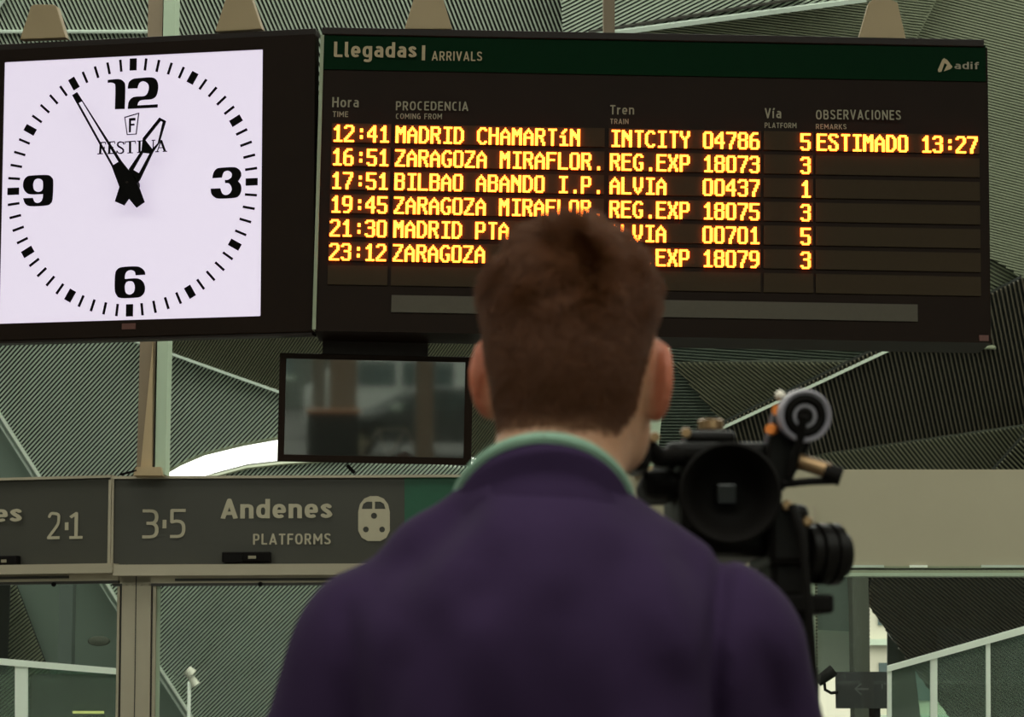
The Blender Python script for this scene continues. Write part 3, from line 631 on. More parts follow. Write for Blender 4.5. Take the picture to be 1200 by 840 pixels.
bar(752, 380, 752, 530, 11); serif(752, 530, 48); serif(748, 382, 40); bar(750, 384, 868, 520, 28); bar(870, 376, 866, 522, 11); serif(872, 376, 46)
bar(972, 372, 920, 518, 11); serif(918, 522, 46); bar(968, 375, 1018, 515, 28); serif(1018, 518, 56); bar(938, 472, 998, 468, 9)
lt.build('lettering', M_black, ck)
# hands stand off the dial
HO = -0.095
hp = lambda l, ox, oy, sc, off: [frC.loc(ox + x / sc, oy + y / sc, off) for x, y in l]
MB().prism(hp([(950, 86), (1032, 128), (948, 408), (868, 525), (700, 880), (640, 960), (573, 950), (560, 745), (722, 505), (738, 350)], 100, 130, 10.9, HO + 0.012) , HO + 0.006, HO + 0.014,
           holes=[hp([(962, 128), (992, 142), (928, 415), (858, 488), (768, 372)], 100, 130, 10.9, HO + 0.012), hp([(738, 535), (825, 545), (690, 796), (614, 752)], 100, 130, 10.9, HO + 0.012)]).build('hour_hand', M_black, ck)
MB().prism(hp([(295, 590), (345, 660), (276, 759), (231, 740), (258, 655)], 80, 60, 4.2, HO + 0.012), HO + 0.006, HO + 0.014).build('hour_hand_tail', M_black, ck)
MB().prism(hp([(20, 217), (44, 202), (262, 540), (318, 610), (350, 672), (376, 742), (336, 770), (254, 672), (215, 568)], 80, 60, 4.2, HO), HO - 0.004, HO + 0.003,
           holes=[hp([(51, 254), (67, 246), (248, 545), (222, 561)], 80, 60, 4.2, HO)]).build('minute_hand', M_black, ck)
hx, hz = frC.loc(149, 213.8, HO)
MB().lathe([(0.03, 0), (0.03, 0.09)], (hx, HO - 0.004 + 0.005, hz), (0, 1, 0), 20).build('hand_spindle', M_black, ck)
MB().lathe([(0.006, -0.004), (0.006, 0.0)], (hx, HO - 0.004, hz), (0, 1, 0), 12).build('spindle_cap', M_cap, ck)
bracket(frC, [(23, 46), (77, 44), (66, 7), (62, 5), (40, 5), (36, 7)], ck)
bracket(frC, [(252, 37), (307, 34), (287, -25), (272, -25)], ck)

# ------------------------------------------------------------------ hanging monitor under the boards
MC = P(437, 479, 11.25)
frM = Frame(MC, 4.2, 0.9, 3.0)
tv = thing('hanging_monitor', 'dark glossy monitor hung below the arrivals board, reflecting the street', 'monitor', frM.M)
M_screen = mat('dark_screen_glass', (0.012, 0.012, 0.011), 0.03, var=0, spec=1.0, coat=1.0)
M_screen.node_tree.nodes['Principled BSDF'].inputs['IOR'].default_value = 2.1
x0, z1 = frM.loc(328, 413.5); x1, z0 = frM.loc(552, 545)
sx0, sz1 = frM.loc(335.5, 420); sx1, sz0 = frM.loc(543, 536.5)
MB().prism([(x0, z0), (x1, z0), (x1, z1), (x0, z1)], -0.012, 0.09, holes=[[(sx0, sz0), (sx1, sz0), (sx1, sz1), (sx0, sz1)]]).build('bezel', M_board, tv, bevel=0.003)
MB().box(sx0, 0.0, sz0, sx1, 0.08, sz1).build('screen', M_screen, tv)
hb = MB().box(frM.loc(378, 400)[0], 0.03, z1 - 0.02, frM.loc(502, 400)[0], 0.16, z1 + 0.098).build('hanger_box', M_cap, tv)
c = frM.loc(411, 549); MB().tube([(c[0] - 0.018, 0.03, c[1] + 0.015), (c[0] + 0.018, 0.03, c[1] - 0.02)], 0.008).build('latch', M_rubber, tv)

# ------------------------------------------------------------------ railings, signs and fittings beyond the doors
def rail(label, pts, posts, Y, bottom, glass, base):
    r = thing('railing', label, 'railing', P(base[0], base[1], Y)); inv = r.matrix_world.inverted()
    fr = Frame(P(base[0], base[1], Y))
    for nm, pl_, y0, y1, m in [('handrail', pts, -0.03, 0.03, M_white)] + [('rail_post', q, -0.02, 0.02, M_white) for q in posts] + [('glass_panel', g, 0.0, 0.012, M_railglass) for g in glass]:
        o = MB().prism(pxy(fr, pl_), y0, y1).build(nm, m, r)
    return r
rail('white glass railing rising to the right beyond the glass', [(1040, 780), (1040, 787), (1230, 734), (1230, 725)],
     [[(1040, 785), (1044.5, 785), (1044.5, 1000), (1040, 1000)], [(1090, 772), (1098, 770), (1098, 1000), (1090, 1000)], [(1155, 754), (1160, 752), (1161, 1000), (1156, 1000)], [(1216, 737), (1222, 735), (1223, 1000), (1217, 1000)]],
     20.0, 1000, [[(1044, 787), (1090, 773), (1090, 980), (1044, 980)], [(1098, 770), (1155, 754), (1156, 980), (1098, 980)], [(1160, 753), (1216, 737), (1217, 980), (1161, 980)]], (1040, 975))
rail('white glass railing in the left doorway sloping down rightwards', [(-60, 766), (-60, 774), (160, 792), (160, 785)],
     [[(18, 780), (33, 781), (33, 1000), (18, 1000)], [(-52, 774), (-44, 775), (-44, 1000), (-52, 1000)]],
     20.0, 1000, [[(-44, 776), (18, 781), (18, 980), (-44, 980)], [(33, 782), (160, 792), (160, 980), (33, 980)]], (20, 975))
frW = Frame(P(1012, 808, 22.0), 0, 0, -8)
ws = thing('arrow_sign', 'dark direction sign with a faint arrow beside the white railing', 'sign', frW.M)
pbox(frW, 979, 787, 1046, 830, 0.0, 0.12, 'panel', mat('dark_sign_face', (0.02, 0.021, 0.02), 0.4), ws)
MB().prism(pxy(frW, [(1001, 807), (1009, 800), (1010, 801.5), (1004.5, 806), (1018, 806), (1018, 808.5), (1004.5, 808.5), (1010, 813), (1009, 814.5)]), -0.004, 0.0).build('arrow_symbol', mat('faint_sign_print', (0.07, 0.075, 0.07), 0.6), ws)
pbox(frW, 1033, 801, 1034.5, 807, -0.004, 0, 'lettering', MATS['faint_sign_print'], ws); pbox(frW, 1036, 800, 1039, 802, -0.004, 0, 'lettering', MATS['faint_sign_print'], ws)
x_, z_ = frW.loc(1025, 830)
MB().box(x_ - 0.05, 0.02, -frW.o.z, x_ + 0.05, 0.1, z_).build('sign_post', M_rubber, ws)
cv = thing('surveillance_camera', 'small black bullet camera on a bracket at the arrow sign', 'camera', P(972, 812, 21.9))
def inw(par): return par.matrix_world.inverted()
def wpart(mb_, name, m, par, smooth=False, bevel=0.0):
    """part given in world coordinates"""
    o = mb_.build(name, m, None, smooth, bevel); o.parent = par; o.matrix_parent_inverse = par.matrix_world.inverted(); return o
wpart(MB().tube([P(958, 799, 21.9), P(977, 785, 21.9)], [0.045, 0.055], 10), 'camera_housing', M_rubber, cv, True)
wpart(MB().tube([P(966, 800, 21.9), P(967, 808, 21.9), P(974, 812, 21.9), P(981, 811, 21.99)], 0.014, 8), 'bracket', M_rubber, cv, True)
sp_ = thing('yard_camera', 'white camera on a slim white pole beyond the sliding door', 'camera', P(222, 790, 23.5))
b_ = P(222, 790, 23.5)
wpart(MB().tube([(b_.x, b_.y, 0), (b_.x, b_.y, P(222, 798, 23.5).z)], 0.018, 10), 'pole', M_white, sp_, True)
wpart(MB().tube([P(219, 785, 23.5), P(226, 791, 23.5)], [0.05, 0.055], 10).tube([P(222, 790, 23.5), P(230, 803, 23.5)], [0.025, 0.045], 10), 'camera_housing', mat('off_white_plastic', (0.55, 0.55, 0.45), 0.5), sp_, True)
kp = thing('support_pillar', 'dark square pillar beyond the right hand glazing', 'pillar', P(1009, 760, 24.5))
wpart(MB().box(P(1000, 760, 24.5).x, 24.5, 0, P(1019, 760, 24.5).x, 24.8, P(1010, 640, 24.5).z), 'pillar_shaft', M_back_mid, kp)
kp2 = thing('support_pillar', 'grey pillar standing in front of the plain panel in the left doorway', 'pillar', P(76, 760, 26))
wpart(MB().box(P(68, 760, 26).x, 26, 0, P(84, 760, 26).x, 26.2, P(76, 600, 26).z), 'pillar_shaft', M_back_teal, kp2)
bx = thing('ticket_kiosk', 'dark kiosk with a lit yellow strip beyond the left railing', 'kiosk', P(90, 900, 22.5))
q0, q1 = P(36, 790, 22.5), P(150, 850, 22.5)
wpart(MB().box(q0.x, 22.5, 0, q1.x, 23.3, q0.z), 'kiosk_body', M_back_dark, bx)
wpart(MB().box(P(86, 833, 22.5).x, 22.46, P(86, 836, 22.5).z, P(122, 833, 22.5).x, 22.5, P(86, 833, 22.5).z), 'light_strip', mat('yellow_light', (1, 0.8, 0.3), 0.5, emit=(1, 0.62, 0.2), strength=1.0, var=0), bx)
lp = thing('wall_lamp', 'dark oval lamp on the plain panel in the left doorway', 'lamp', P(116, 751, 27.4))
wpart(MB().lathe([(0.01, -0.05), (0.11, -0.035), (0.125, 0), (0.11, 0.04)], P(116, 751, 27.4), (0, 1, 0), 24), 'lamp_shade', M_back_mid, lp, True)
lp.scale = (1, 1, .45)
# building seen through the gap on the right, and a light one on the left of it
bl = thing('apartment_building', 'cream apartment building seen through the narrow gap beside the pillar', 'building', P(1020, 815, 50))
wpart(MB().box(7.1, 50, 0, 11.6, 58, 12), 'wall', M_building, bl)
for zi in range(6):
    for xi in range(6):
        x = 7.35 + xi * 0.72; z = 0.7 + zi * 1.5
        wpart(MB().box(x, 49.96, z, x + 0.36, 50.0, z + 0.75), 'window', M_window, bl)
    wpart(MB().box(7.1, 49.8, 0.3 + zi * 1.5, 11.6, 50, 0.42 + zi * 1.5), 'floor_band', M_slat_light, bl)

# ------------------------------------------------------------------ the street behind, seen in the monitor
_n = frM.R @ Vector((0, 1, 0))
def MP(px, py, D):
    """place in the street whose mirror image stands at pixel (px, py) in the monitor"""
    V = P(px, py, D); return V - _n * 2 * ((V - frM.o).dot(_n))
def make_car(name, label, cat, px, D, L, Hc, roof, paint, van=False):
    c = MP(px, 528, D); c.z = -0.05
    t = thing(name, label, cat, c)
    if van: prof = [(-L/2, .35), (-L/2, 1.1), (-L/2 + .25, 1.25), (-L/2 + .9, Hc - .05), (-L/2 + 1.2, Hc), (L/2 - .1, Hc), (L/2, Hc - .2), (L/2, .35)]
    else: prof = [(-L/2, .35), (-L/2 + .02, .62), (-L/2 + .15, .74), (-L/2 + 1.05, .92), (-L/2 + 1.15, .95), (L/2 - .35, .98), (L/2 - .05, .92), (L/2, .6), (L/2 - .05, .32)]
    MB().prism(prof, -0.88, 0.88).build('body', paint, t, bevel=0.06)
    if van:
        for x0_, x1_ in ((-L/2 + 1.15, -L/2 + 2.0), (-L/2 + 2.15, L/2 - .3)): MB().box(x0_, -.9, Hc - .75, x1_, .9, Hc - .2).build('window', M_window, t)
    else:
        cab = [(-L/2 + 1.1, .93), (-L/2 + 1.95, Hc - .05), (-L/2 + 2.3, Hc), (-L/2 + 3.0, Hc - .02), (L/2 - .35, .97)]
        MB().prism(cab, -0.74, 0.74).build('cabin', paint, t, bevel=0.05)
        MB().prism([(-L/2 + 1.35, .97), (-L/2 + 2.05, Hc - .1), (-L/2 + 2.45, Hc - .08), (-L/2 + 2.45, .97)], -0.76, 0.76).build('window', M_window, t)
        MB().prism([(-L/2 + 2.52, .97), (-L/2 + 2.52, Hc - .08), (-L/2 + 3.0, Hc - .1), (L/2 - .7, .99)], -0.76, 0.76).build('window', M_window, t)
        MB().box(-L/2 + 1.45, .84, .95, -L/2 + 1.65, 1.0, 1.08).build('wing_mirror', M_trim, t, bevel=0.03)
    for x in (-L/2 + .8, L/2 - .85):
        for y in (-.8, .8):
            w = MB().lathe([(.2, -.1), (.31, -.1), (.33, -.06), (.33, .06), (.31, .1), (.2, .1)], (x, y, .33), (0, 1, 0), 20).build('wheel', M_rubber, t, smooth=True)
            MB().lathe([(.05, -.11), (.19, -.105), (.2, .105), (.05, .11)], (x, y, .33), (0, 1, 0), 12).build('hub_cap', M_alu, w)
    return t
make_car('parked_car', 'dark grey saloon car parked in the street, mirrored in the hanging monitor', 'car', 500, 49, 4.4, 1.42, 0, mat('dark_grey_car_paint', (0.10, 0.11, 0.11), 0.2, 0.4, var=0, coat=1.0))
make_car('parked_van', 'white van behind the dark car, mirrored in the hanging monitor', 'van', 450, 56, 3.6, 1.95, 0, mat('white_van_paint', (0.6, 0.62, 0.6), 0.3, var=0, coat=0.6), van=True)
def column(px0, px1, D, label):
    a_, b_ = MP(px0, 500, D), MP(px1, 500, D)
    t = thing('facade_column', label, 'column', Vector((a_.x, a_.y, 0)))
    MB().box(0, -0.3, 0, b_.x - a_.x, 0.0, 5.5).build('column_shaft', M_brown, t)
    MB().box(-0.02, -0.32, 0, b_.x - a_.x + 0.02, 0.02, 0.15).build('column_base', M_alu_dark, t)
column(386, 418, 34, 'broad brown facade column mirrored left of the car in the monitor')
column(488, 508, 36, 'slim brown facade column mirrored in front of the car in the monitor')
a_, b_ = MP(361, 500, 31), MP(421, 500, 31)
ct = thing('info_counter', 'dark counter with a wooden top mirrored low in the monitor', 'counter', Vector((a_.x, a_.y, 0)))
hz_ = max(0.7, MP(390, 484, 31).z)
MB().box(0, -0.6, 0, b_.x - a_.x, 0, hz_).build('counter_body', M_back_dark, ct)
MB().box(-0.02, -0.62, hz_, b_.x - a_.x + 0.02, 0.02, hz_ + 0.04).build('counter_top', mat('varnished_wood', (0.35, 0.16, 0.07), 0.35), ct)
c = MP(455, 530, 44); c.z = -0.05
bk = thing('bicycle', 'bicycle standing before the parked car, mirrored in the monitor', 'bicycle', c)
for x in (-.5, .5):
    MB().tube([(x + .33 * math.cos(t), 0, .34 + .33 * math.sin(t)) for t in np.linspace(0, 2 * math.pi, 25)], .018, 6, cap=False).build('wheel', M_rubber, bk)
MB().tube([(-.5, 0, .34), (-.18, 0, .8), (.32, 0, .82), (.5, 0, .34)], .018, 6).tube([(-.5, 0, .34), (0, 0, .3), (-.18, 0, .8)], .016, 6).tube([(0, 0, .3), (.32, 0, .82)], .018, 6).build('frame', M_alu, bk)
MB().tube([(.32, 0, .82), (.3, 0, 1.0), (.3, -.25, 1.02)], .014, 6).tube([(.3, 0, 1.0), (.3, .25, 1.02)], .014, 6).build('handlebar', M_rubber, bk)
MB().box(-.3, -.07, .86, -.06, .07, .91).build('saddle', M_rubber, bk, bevel=.02)
fb = thing('street_building', 'grey building across the street, mirrored in the monitor', 'building', Vector((0, -48, 0)))
MB().box(-20, -8, 0, 20, 0, 11).build('wall', mat('grey_facade', (0.10, 0.115, 0.10), 0.8), fb)
for i in range(12):
    x = -18 + i * 3.2; MB().box(x, 0, .9, x + 1.9, .05, 2.6).build('window', M_window, fb)
    MB().box(x - .1, 0, .8, x + 2.0, .12, .9).build('window_sill', M_trim, fb)

# ------------------------------------------------------------------ signed-distance modelling for the person
class Field:
    def __init__(s, lo, hi, h):
        s.h = h; s.lo = np.array(lo, np.float32); n = np.ceil((np.array(hi) - np.array(lo)) / h).astype(int) + 1
        s.n = n; s.d = np.full(n, 1.0, np.float32)
    def _sub(s, a, b, pad):
        i0 = np.maximum(np.floor((np.array(a) - pad - s.lo) / s.h).astype(int), 0); i1 = np.minimum(np.ceil((np.array(b) + pad - s.lo) / s.h).astype(int) + 1, s.n)
        g = [s.lo[k] + s.h * np.arange(i0[k], i1[k], dtype=np.float32) for k in range(3)]
        return tuple(slice(i0[k], i1[k]) for k in range(3)), np.meshgrid(*g, indexing='ij')
    def _mix(s, sl, d, k, sub=False):
        a = s.d[sl]
        if sub:
            d = -d; h = np.maximum(k - np.abs(a - d), 0) / k; s.d[sl] = np.maximum(a, d) + h * h * k * .25
        else:
            h = np.maximum(k - np.abs(a - d), 0) / k; s.d[sl] = np.minimum(a, d) - h * h * k * .25
    def cap(s, a, b, ra, rb=None, k=.02, sub=False, sc=(1, 1, 1)):
        rb = ra if rb is None else rb; a = np.array(a, float); b = np.array(b, float); r = max(ra, rb) * max(1 / min(sc), 1)
        sl, (X, Y, Z) = s._sub(np.minimum(a, b) - r, np.maximum(a, b) + r, .05 + k)
        ab = (b - a) * sc; L = max(float(ab @ ab), 1e-9)
        px, py, pz = (X - a[0]) * sc[0], (Y - a[1]) * sc[1], (Z - a[2]) * sc[2]
        t = np.clip((px * ab[0] + py * ab[1] + pz * ab[2]) / L, 0, 1)
        d = np.sqrt((px - t * ab[0])**2 + (py - t * ab[1])**2 + (pz - t * ab[2])**2) - (ra + (rb - ra) * t)
        s._mix(sl, d.astype(np.float32), k, sub)
    def ell(s, c, r, R=None, k=.02, sub=False):
        c = np.array(c, float); r = np.array(r, float); m = r.max()
        sl, (X, Y, Z) = s._sub(c - m, c + m, .05 + k)
        q = [X - c[0], Y - c[1], Z - c[2]]
        if R is not None: q = [R[0][i] * q[0] + R[1][i] * q[1] + R[2][i] * q[2] for i in range(3)]
        k0 = np.sqrt(sum((q[i] / r[i])**2 for i in range(3))); k1 = np.sqrt(sum((q[i] / r[i]**2)**2 for i in range(3))) + 1e-6
        s._mix(sl, (k0 * (k0 - 1) / k1).astype(np.float32), k, sub)
    def grid(s):
        g = [s.lo[k] + s.h * np.arange(s.n[k], dtype=np.float32) for k in range(3)]; return np.meshgrid(*g, indexing='ij')
    def nets(s):
        d = s.d; n = d.shape; neg = d < 0
        cnt = np.zeros([m - 1 for m in n], np.int8)
        for dx in (0, 1):
            for dy in (0, 1):
                for dz in (0, 1): cnt += neg[dx:n[0]-1+dx, dy:n[1]-1+dy, dz:n[2]-1+dz]
        act = (cnt > 0) & (cnt < 8); idx = np.full(act.shape, -1, np.int64); ii = np.argwhere(act); idx[act] = np.arange(len(ii))
        acc = np.zeros((len(ii), 3)); w = np.zeros(len(ii)); C = [(a, b, c) for a in (0, 1) for b in (0, 1) for c in (0, 1)]
        val = {c: d[ii[:, 0] + c[0], ii[:, 1] + c[1], ii[:, 2] + c[2]] for c in C}
        for a in C:
            for k in range(3):
                if a[k]: continue
                b = tuple(1 if q == k else a[q] for q in range(3)); va, vb = val[a], val[b]; m = (va < 0) != (vb < 0)
                t = np.where(m, va / np.where(m, va - vb, 1), 0)
                p = np.array(a, float) + np.outer(t, [1.0 if q == k else 0 for q in range(3)])
                acc += p * m[:, None]; w += m
        V = (ii + acc / w[:, None]) * s.h + s.lo
        Fs = []
        for k in range(3):
            u, v = (k + 1) % 3, (k + 2) % 3
            sl0 = [slice(0, m) for m in n]; sl1 = list(sl0); sl0[k] = slice(0, n[k]-1); sl1[k] = slice(1, n[k])
            a0 = neg[tuple(sl0)]; a1 = neg[tuple(sl1)]; e_ = np.argwhere(a0 != a1)
            ok = (e_[:, u] > 0) & (e_[:, v] > 0) & (e_[:, u] < n[u]-1) & (e_[:, v] < n[v]-1); e_ = e_[ok]
            inside = a0[tuple(e_.T)]
            def id_(du, dv):
                q = e_.copy(); q[:, u] -= du; q[:, v] -= dv; return idx[tuple(q.T)]
            f = np.stack([id_(0, 0), id_(1, 0), id_(1, 1), id_(0, 1)], 1); f[~inside] = f[~inside][:, ::-1]; Fs.append(f)
        return V, np.concatenate(Fs)
def np_mesh(name, V, Fc, m, parent, smooth=True, relax=1):
    me = bpy.data.meshes.new(name)
    if relax:
        e1 = np.concatenate([Fc[:, [0, 1]], Fc[:, [1, 2]], Fc[:, [2, 3]], Fc[:, [3, 0]]])
        for _ in range(relax):
            s_ = np.zeros_like(V); c_ = np.zeros(len(V))
            np.add.at(s_, e1[:, 0], V[e1[:, 1]]); np.add.at(s_, e1[:, 1], V[e1[:, 0]]); np.add.at(c_, e1[:, 0], 1); np.add.at(c_, e1[:, 1], 1)
            V = V * .5 + .5 * s_ / np.maximum(c_, 1)[:, None]
    me.vertices.add(len(V)); me.vertices.foreach_set('co', V.astype(np.float32).ravel())
    me.loops.add(len(Fc) * 4); me.loops.foreach_set('vertex_index', Fc.astype(np.int32).ravel())
    me.polygons.add(len(Fc)); me.polygons.foreach_set('loop_start', np.arange(0, len(Fc) * 4, 4, dtype=np.int32))
    me.update(calc_edges=True); me.validate()
    o = bpy.data.objects.new(name, me); COL.objects.link(o); me.materials.append(m)
    if smooth: me.shade_smooth()
    if parent: o.parent = parent; o.matrix_parent_inverse = parent.matrix_world.inverted()
    return o

M_skin = mat('skin', (0.42, 0.215, 0.125), 0.5, var=0.08, scale=60, bump=0.1, sss=0.25)
M_hair = mat('short_brown_hair', (0.048, 0.016, 0.0055), 0.75, var=0.2, scale=120, bump=0.6, spec=0.25)
M_strand = mat('brown_hair_strand', (0.105, 0.035, 0.011), 0.5, var=0, spec=0.3)
def tint_by(m, attr, col):
    nt = m.node_tree; b = nt.nodes['Principled BSDF']; at = nt.nodes.new('ShaderNodeAttribute'); at.attribute_name = attr
    mx = nt.nodes.new('ShaderNodeMix'); mx.data_type = 'RGBA'; mx.inputs[7].default_value = (*col, 1)
    src = b.inputs['Base Color'].links[0].from_socket; nt.links.new(src, mx.inputs[6]); nt.links.new(at.outputs['Fac'], mx.inputs[0]); nt.links.new(mx.outputs[2], b.inputs['Base Color'])
tint_by(M_skin, 'ear_glow', (0.42, 0.10, 0.05)); tint_by(M_hair, 'skin_show', (0.30, 0.155, 0.09))
def set_attr(me, name, vals):
    a = me.attributes.new(name, 'FLOAT', 'POINT'); a.data.foreach_set('value', np.asarray(vals, np.float32))
M_jacket = mat('purple_fleece', (0.026, 0.013, 0.041), 0.95, var=0.10, scale=14, bump=0.25, spec=0.15)
M_mint = mat('mint_collar_trim', (0.19, 0.31, 0.23), 0.8, var=0.05, scale=90)
M_trouser = mat('dark_trousers', (0.03, 0.03, 0.04), 0.9)
M_shoe = mat('black_shoe_leather', (0.02, 0.018, 0.016), 0.5)
M_eye = mat('eye', (0.6, 0.58, 0.55), 0.2, var=0)

BX = 0.026; YT = 2.20
HC = np.array([0.056, 2.265, 1.677])       # centre of the skull
man = thing('person', 'man in purple fleece with mint collar trim, seen from behind at the video camera', 'person', Vector((BX, YT, 0)))
hr = math.radians(-10); Rh = np.array([[math.cos(hr), -math.sin(hr), 0], [math.sin(hr), math.cos(hr), 0], [0, 0, 1]])
tl = math.radians(2); Rt = np.array([[math.cos(tl), 0, math.sin(tl)], [0, 1, 0], [-math.sin(tl), 0, math.cos(tl)]]); Rh = Rh @ Rt
def hd(x, y, z): return HC + Rh @ np.array([x, y, z])
SH = {-1: (BX - 0.156, 2.215, 1.400), 1: (BX + 0.170, 2.215, 1.402)}
EL = {-1: (-0.250, 2.33, 1.135), 1: (0.262, 2.33, 1.14)}
WR = {-1: (-0.045, 2.555, 1.30), 1: (0.235, 2.56, 1.235)}
def head(f):
    f.ell(HC, (.0695, .094, .105), Rh, k=.001)
    f.ell(hd(0, -.018, .012), (.0710, .082, .088), Rh, k=.02)
    f.ell(hd(0, .035, -.045), (.060, .066, .080), Rh, k=.03)
    f.ell(hd(0, .068, -.100), (.030, .028, .026), Rh, k=.03)
    for s in (-1, 1):
        f.ell(hd(s * .047, .030, -.078), (.018, .03, .024), Rh, k=.03)
        f.ell(hd(s * .042, .078, -.028), (.018, .016, .014), Rh, k=.02)
        f.ell(hd(s * .031, .098, -.004), (.016, .014, .012), Rh, k=.012, sub=True)
        f.ell(hd(s * .031, .093, .012), (.022, .010, .007), Rh, k=.012)
        # ear: rim, bowl and lobe
        ya = s * math.radians(24); Re = Rh @ np.array([[math.cos(ya), -math.sin(ya), 0], [math.sin(ya), math.cos(ya), 0], [0, 0, 1]])
        f.ell(hd(s * .0845, .000, -.022), (.0085, .018, .033), Re, k=.012)
        f.ell(hd(s * .072, .006, -.018), (.014, .012, .028), Rh, k=.012)
        f.ell(hd(s * .079, .004, -.050), (.007, .010, .014), Re, k=.010)
        f.ell(hd(s * .094, .008, -.020), (.005, .011, .020), Re, k=.004, sub=True)
    f.cap(hd(0, .096, -.006), hd(0, .117, -.040), .007, .011, k=.012)
    f.ell(hd(-.010, .108, -.042), (.008, .009, .007), Rh, k=.008); f.ell(hd(.010, .108, -.042), (.008, .009, .007), Rh, k=.008)
    f.ell(hd(0, .098, -.066), (.022, .010, .005), Rh, k=.006); f.ell(hd(0, .096, -.076), (.019, .010, .006), Rh, k=.006)
    # neck
    f.cap(hd(-.004, -.022, -.060), (BX + .004, 2.205, 1.50), .053, .062, k=.028)
    f.cap(hd(0, -.005, -.070), (BX + .004, 2.225, 1.50), .050, .060, k=.02)
def hand(f, wr, fwd, pal, curl, side):
    """wr wrist, fwd finger direction, pal palm normal; five separate fingers curling towards the palm"""
    wr = np.array(wr, float); fwd = np.array(fwd, float) / np.linalg.norm(fwd); pal = np.array(pal, float); pal = pal - fwd * (pal @ fwd); pal /= np.linalg.norm(pal)
    lat = np.cross(fwd, pal) * side
    pc = wr + fwd * .045
    R_ = np.stack([lat, fwd, pal], 1); f.ell(pc, (.040, .048, .016), R_, k=.015)
    for i, (o, L) in enumerate(((-.029, .072), (-.010, .080), (.010, .076), (.028, .060))):
        p = wr + fwd * (.082 - abs(o) * .25) + lat * o; dvec = fwd.copy(); r = .0092
        for j, fr_ in enumerate((.45, .32, .23)):
            a = math.radians(curl * (.8, 1.1, .8)[j]); dvec = dvec * math.cos(a) + (pal if j == 0 else pn) * math.sin(a)
            dvec /= np.linalg.norm(dvec); pn = np.cross(lat, dvec) * (1 if np.dot(np.cross(lat, dvec), pal) > 0 or j else -1)
            if j == 0: sg_ = 1 if np.dot(np.cross(lat, fwd), pal) > 0 else -1
            pn = np.cross(lat, dvec) * sg_
            q = p + dvec * L * fr_; f.cap(p, q, r, r * .9, k=.004); p = q; r *= .9
    t0 = wr + fwd * .025 - lat * .030 + pal * .004; t1 = t0 + fwd * .022 - lat * .018 + pal * .018; t2 = t1 + fwd * .026 + pal * .014 + lat * .004; t3 = t2 + fwd * .018 + pal * .006 + lat * .012
    f.cap(t0, t1, .014, .011, k=.008); f.cap(t1, t2, .011, .010, k=.004); f.cap(t2, t3, .010, .008, k=.004)
bf = Field((-.32, 2.02, .10), (.38, 2.72, 1.82), .0055)
head(bf)
bf.cap((BX, 2.205, 1.36), (BX, 2.205, 1.15), .080, .075, k=.03, sc=(.68, 1, 1)); bf.cap((BX, 2.20, 1.12), (BX, 2.20, .95), .072, .078, k=.04, sc=(.66, 1, 1))
for s in (-1, 1):
    bf.cap((BX + s * .03, 2.21, 1.51), SH[s], .038, .05, k=.04)
    bf.cap(SH[s], EL[s], .050, .038, k=.03); bf.cap(EL[s], WR[s], .038, .026, k=.015)
    bf.cap((BX + s * .09, 2.2, .93), (BX + s * .11, 2.2, .50), .078, .052, k=.03); bf.cap((BX + s * .11, 2.2, .50), (BX + s * .12, 2.19, .12), .052, .036, k=.02)
hand(bf, WR[-1], (.55, .75, .35), (.2, -.4, .9), 38, -1)
hand(bf, WR[1], (.1, .9, .35), (-.5, -.2, .8), 46, 1)
V, Fc = bf.nets(); body = np_mesh('body', V, Fc, M_skin, man)
_L = (V - HC) @ Rh; set_attr(body.data, 'ear_glow', np.clip((np.abs(_L[:, 0]) - .070) / .012, 0, 1) * (np.abs(_L[:, 2] + .02) < .055) * .8)  # red light glowing through the ears is put into the skin colour
for s in (-1, 1):
    c = hd(s * .031, .083, -.004); e_ = MB().lathe([(0.0001, -.012), (.007, -.010), (.0115, -.004), (.012, 0), (.0115, .004), (.007, .010), (.0001, .012)], c, Rh @ np.array([0, 1, 0]), 16)
    wpart(e_, 'eye', M_eye, man, True)
# hair: a fitted cap that thins out to the nape, with cropped strands on it
hf = Field(HC - .14, HC + .15, .0035); head(hf); V, Fc = hf.nets()
Lp = (V - HC) @ Rh
def ss(a, b, x): t = np.clip((x - a) / (b - a), 0, 1); return t * t * (3 - 2 * t)
def hairmask(L):
    zl = -.080 + .035 * ss(-.055, -.005, L[:, 1]) + .115 * ss(.015, .065, L[:, 1])
    m = L[:, 2] - zl
    ear = np.sqrt(((L[:, 1] - .004) / .030)**2 + ((L[:, 2] + .026) / .043)**2) - 1
    m = np.minimum(m, np.where(np.abs(L[:, 0]) > .045, ear * .035, 1)); return np.where(np.abs(L[:, 0]) > .0795, -1, m)
mk = hairmask(Lp); keep = (mk[Fc] > -.004).all(1); 
nr = np.zeros_like(V); fn = np.cross(V[Fc[:, 2]] - V[Fc[:, 0]], V[Fc[:, 3]] - V[Fc[:, 1]])
for k in range(4): np.add.at(nr, Fc[:, k], fn)
nr /= np.linalg.norm(nr, axis=1)[:, None] + 1e-12
def lump(L, s=1.0):
    return (np.sin(L[:, 0] * 95 * s + 3 * np.sin(L[:, 2] * 40)) * np.sin(L[:, 1] * 80 * s + 2) * np.sin(L[:, 2] * 90 * s + 1 + 2 * np.sin(L[:, 0] * 50)))
topw = ss(.01, .085, Lp[:, 2])
th = (.0006 + .0052 * ss(0, .06, mk) + .0045 * topw) * ss(-.004, .006, mk) + .0030 * topw * lump(Lp) + .0012 * topw * lump(Lp, 2.1) - .0012 * (1 - ss(-.004, .006, mk))
Vh = V + nr * th[:, None]; Fk = Fc[keep]; used, inv_ = np.unique(Fk, return_inverse=True)
hair = np_mesh('hair', Vh[used], inv_.reshape(Fk.shape), M_hair, man, relax=0)
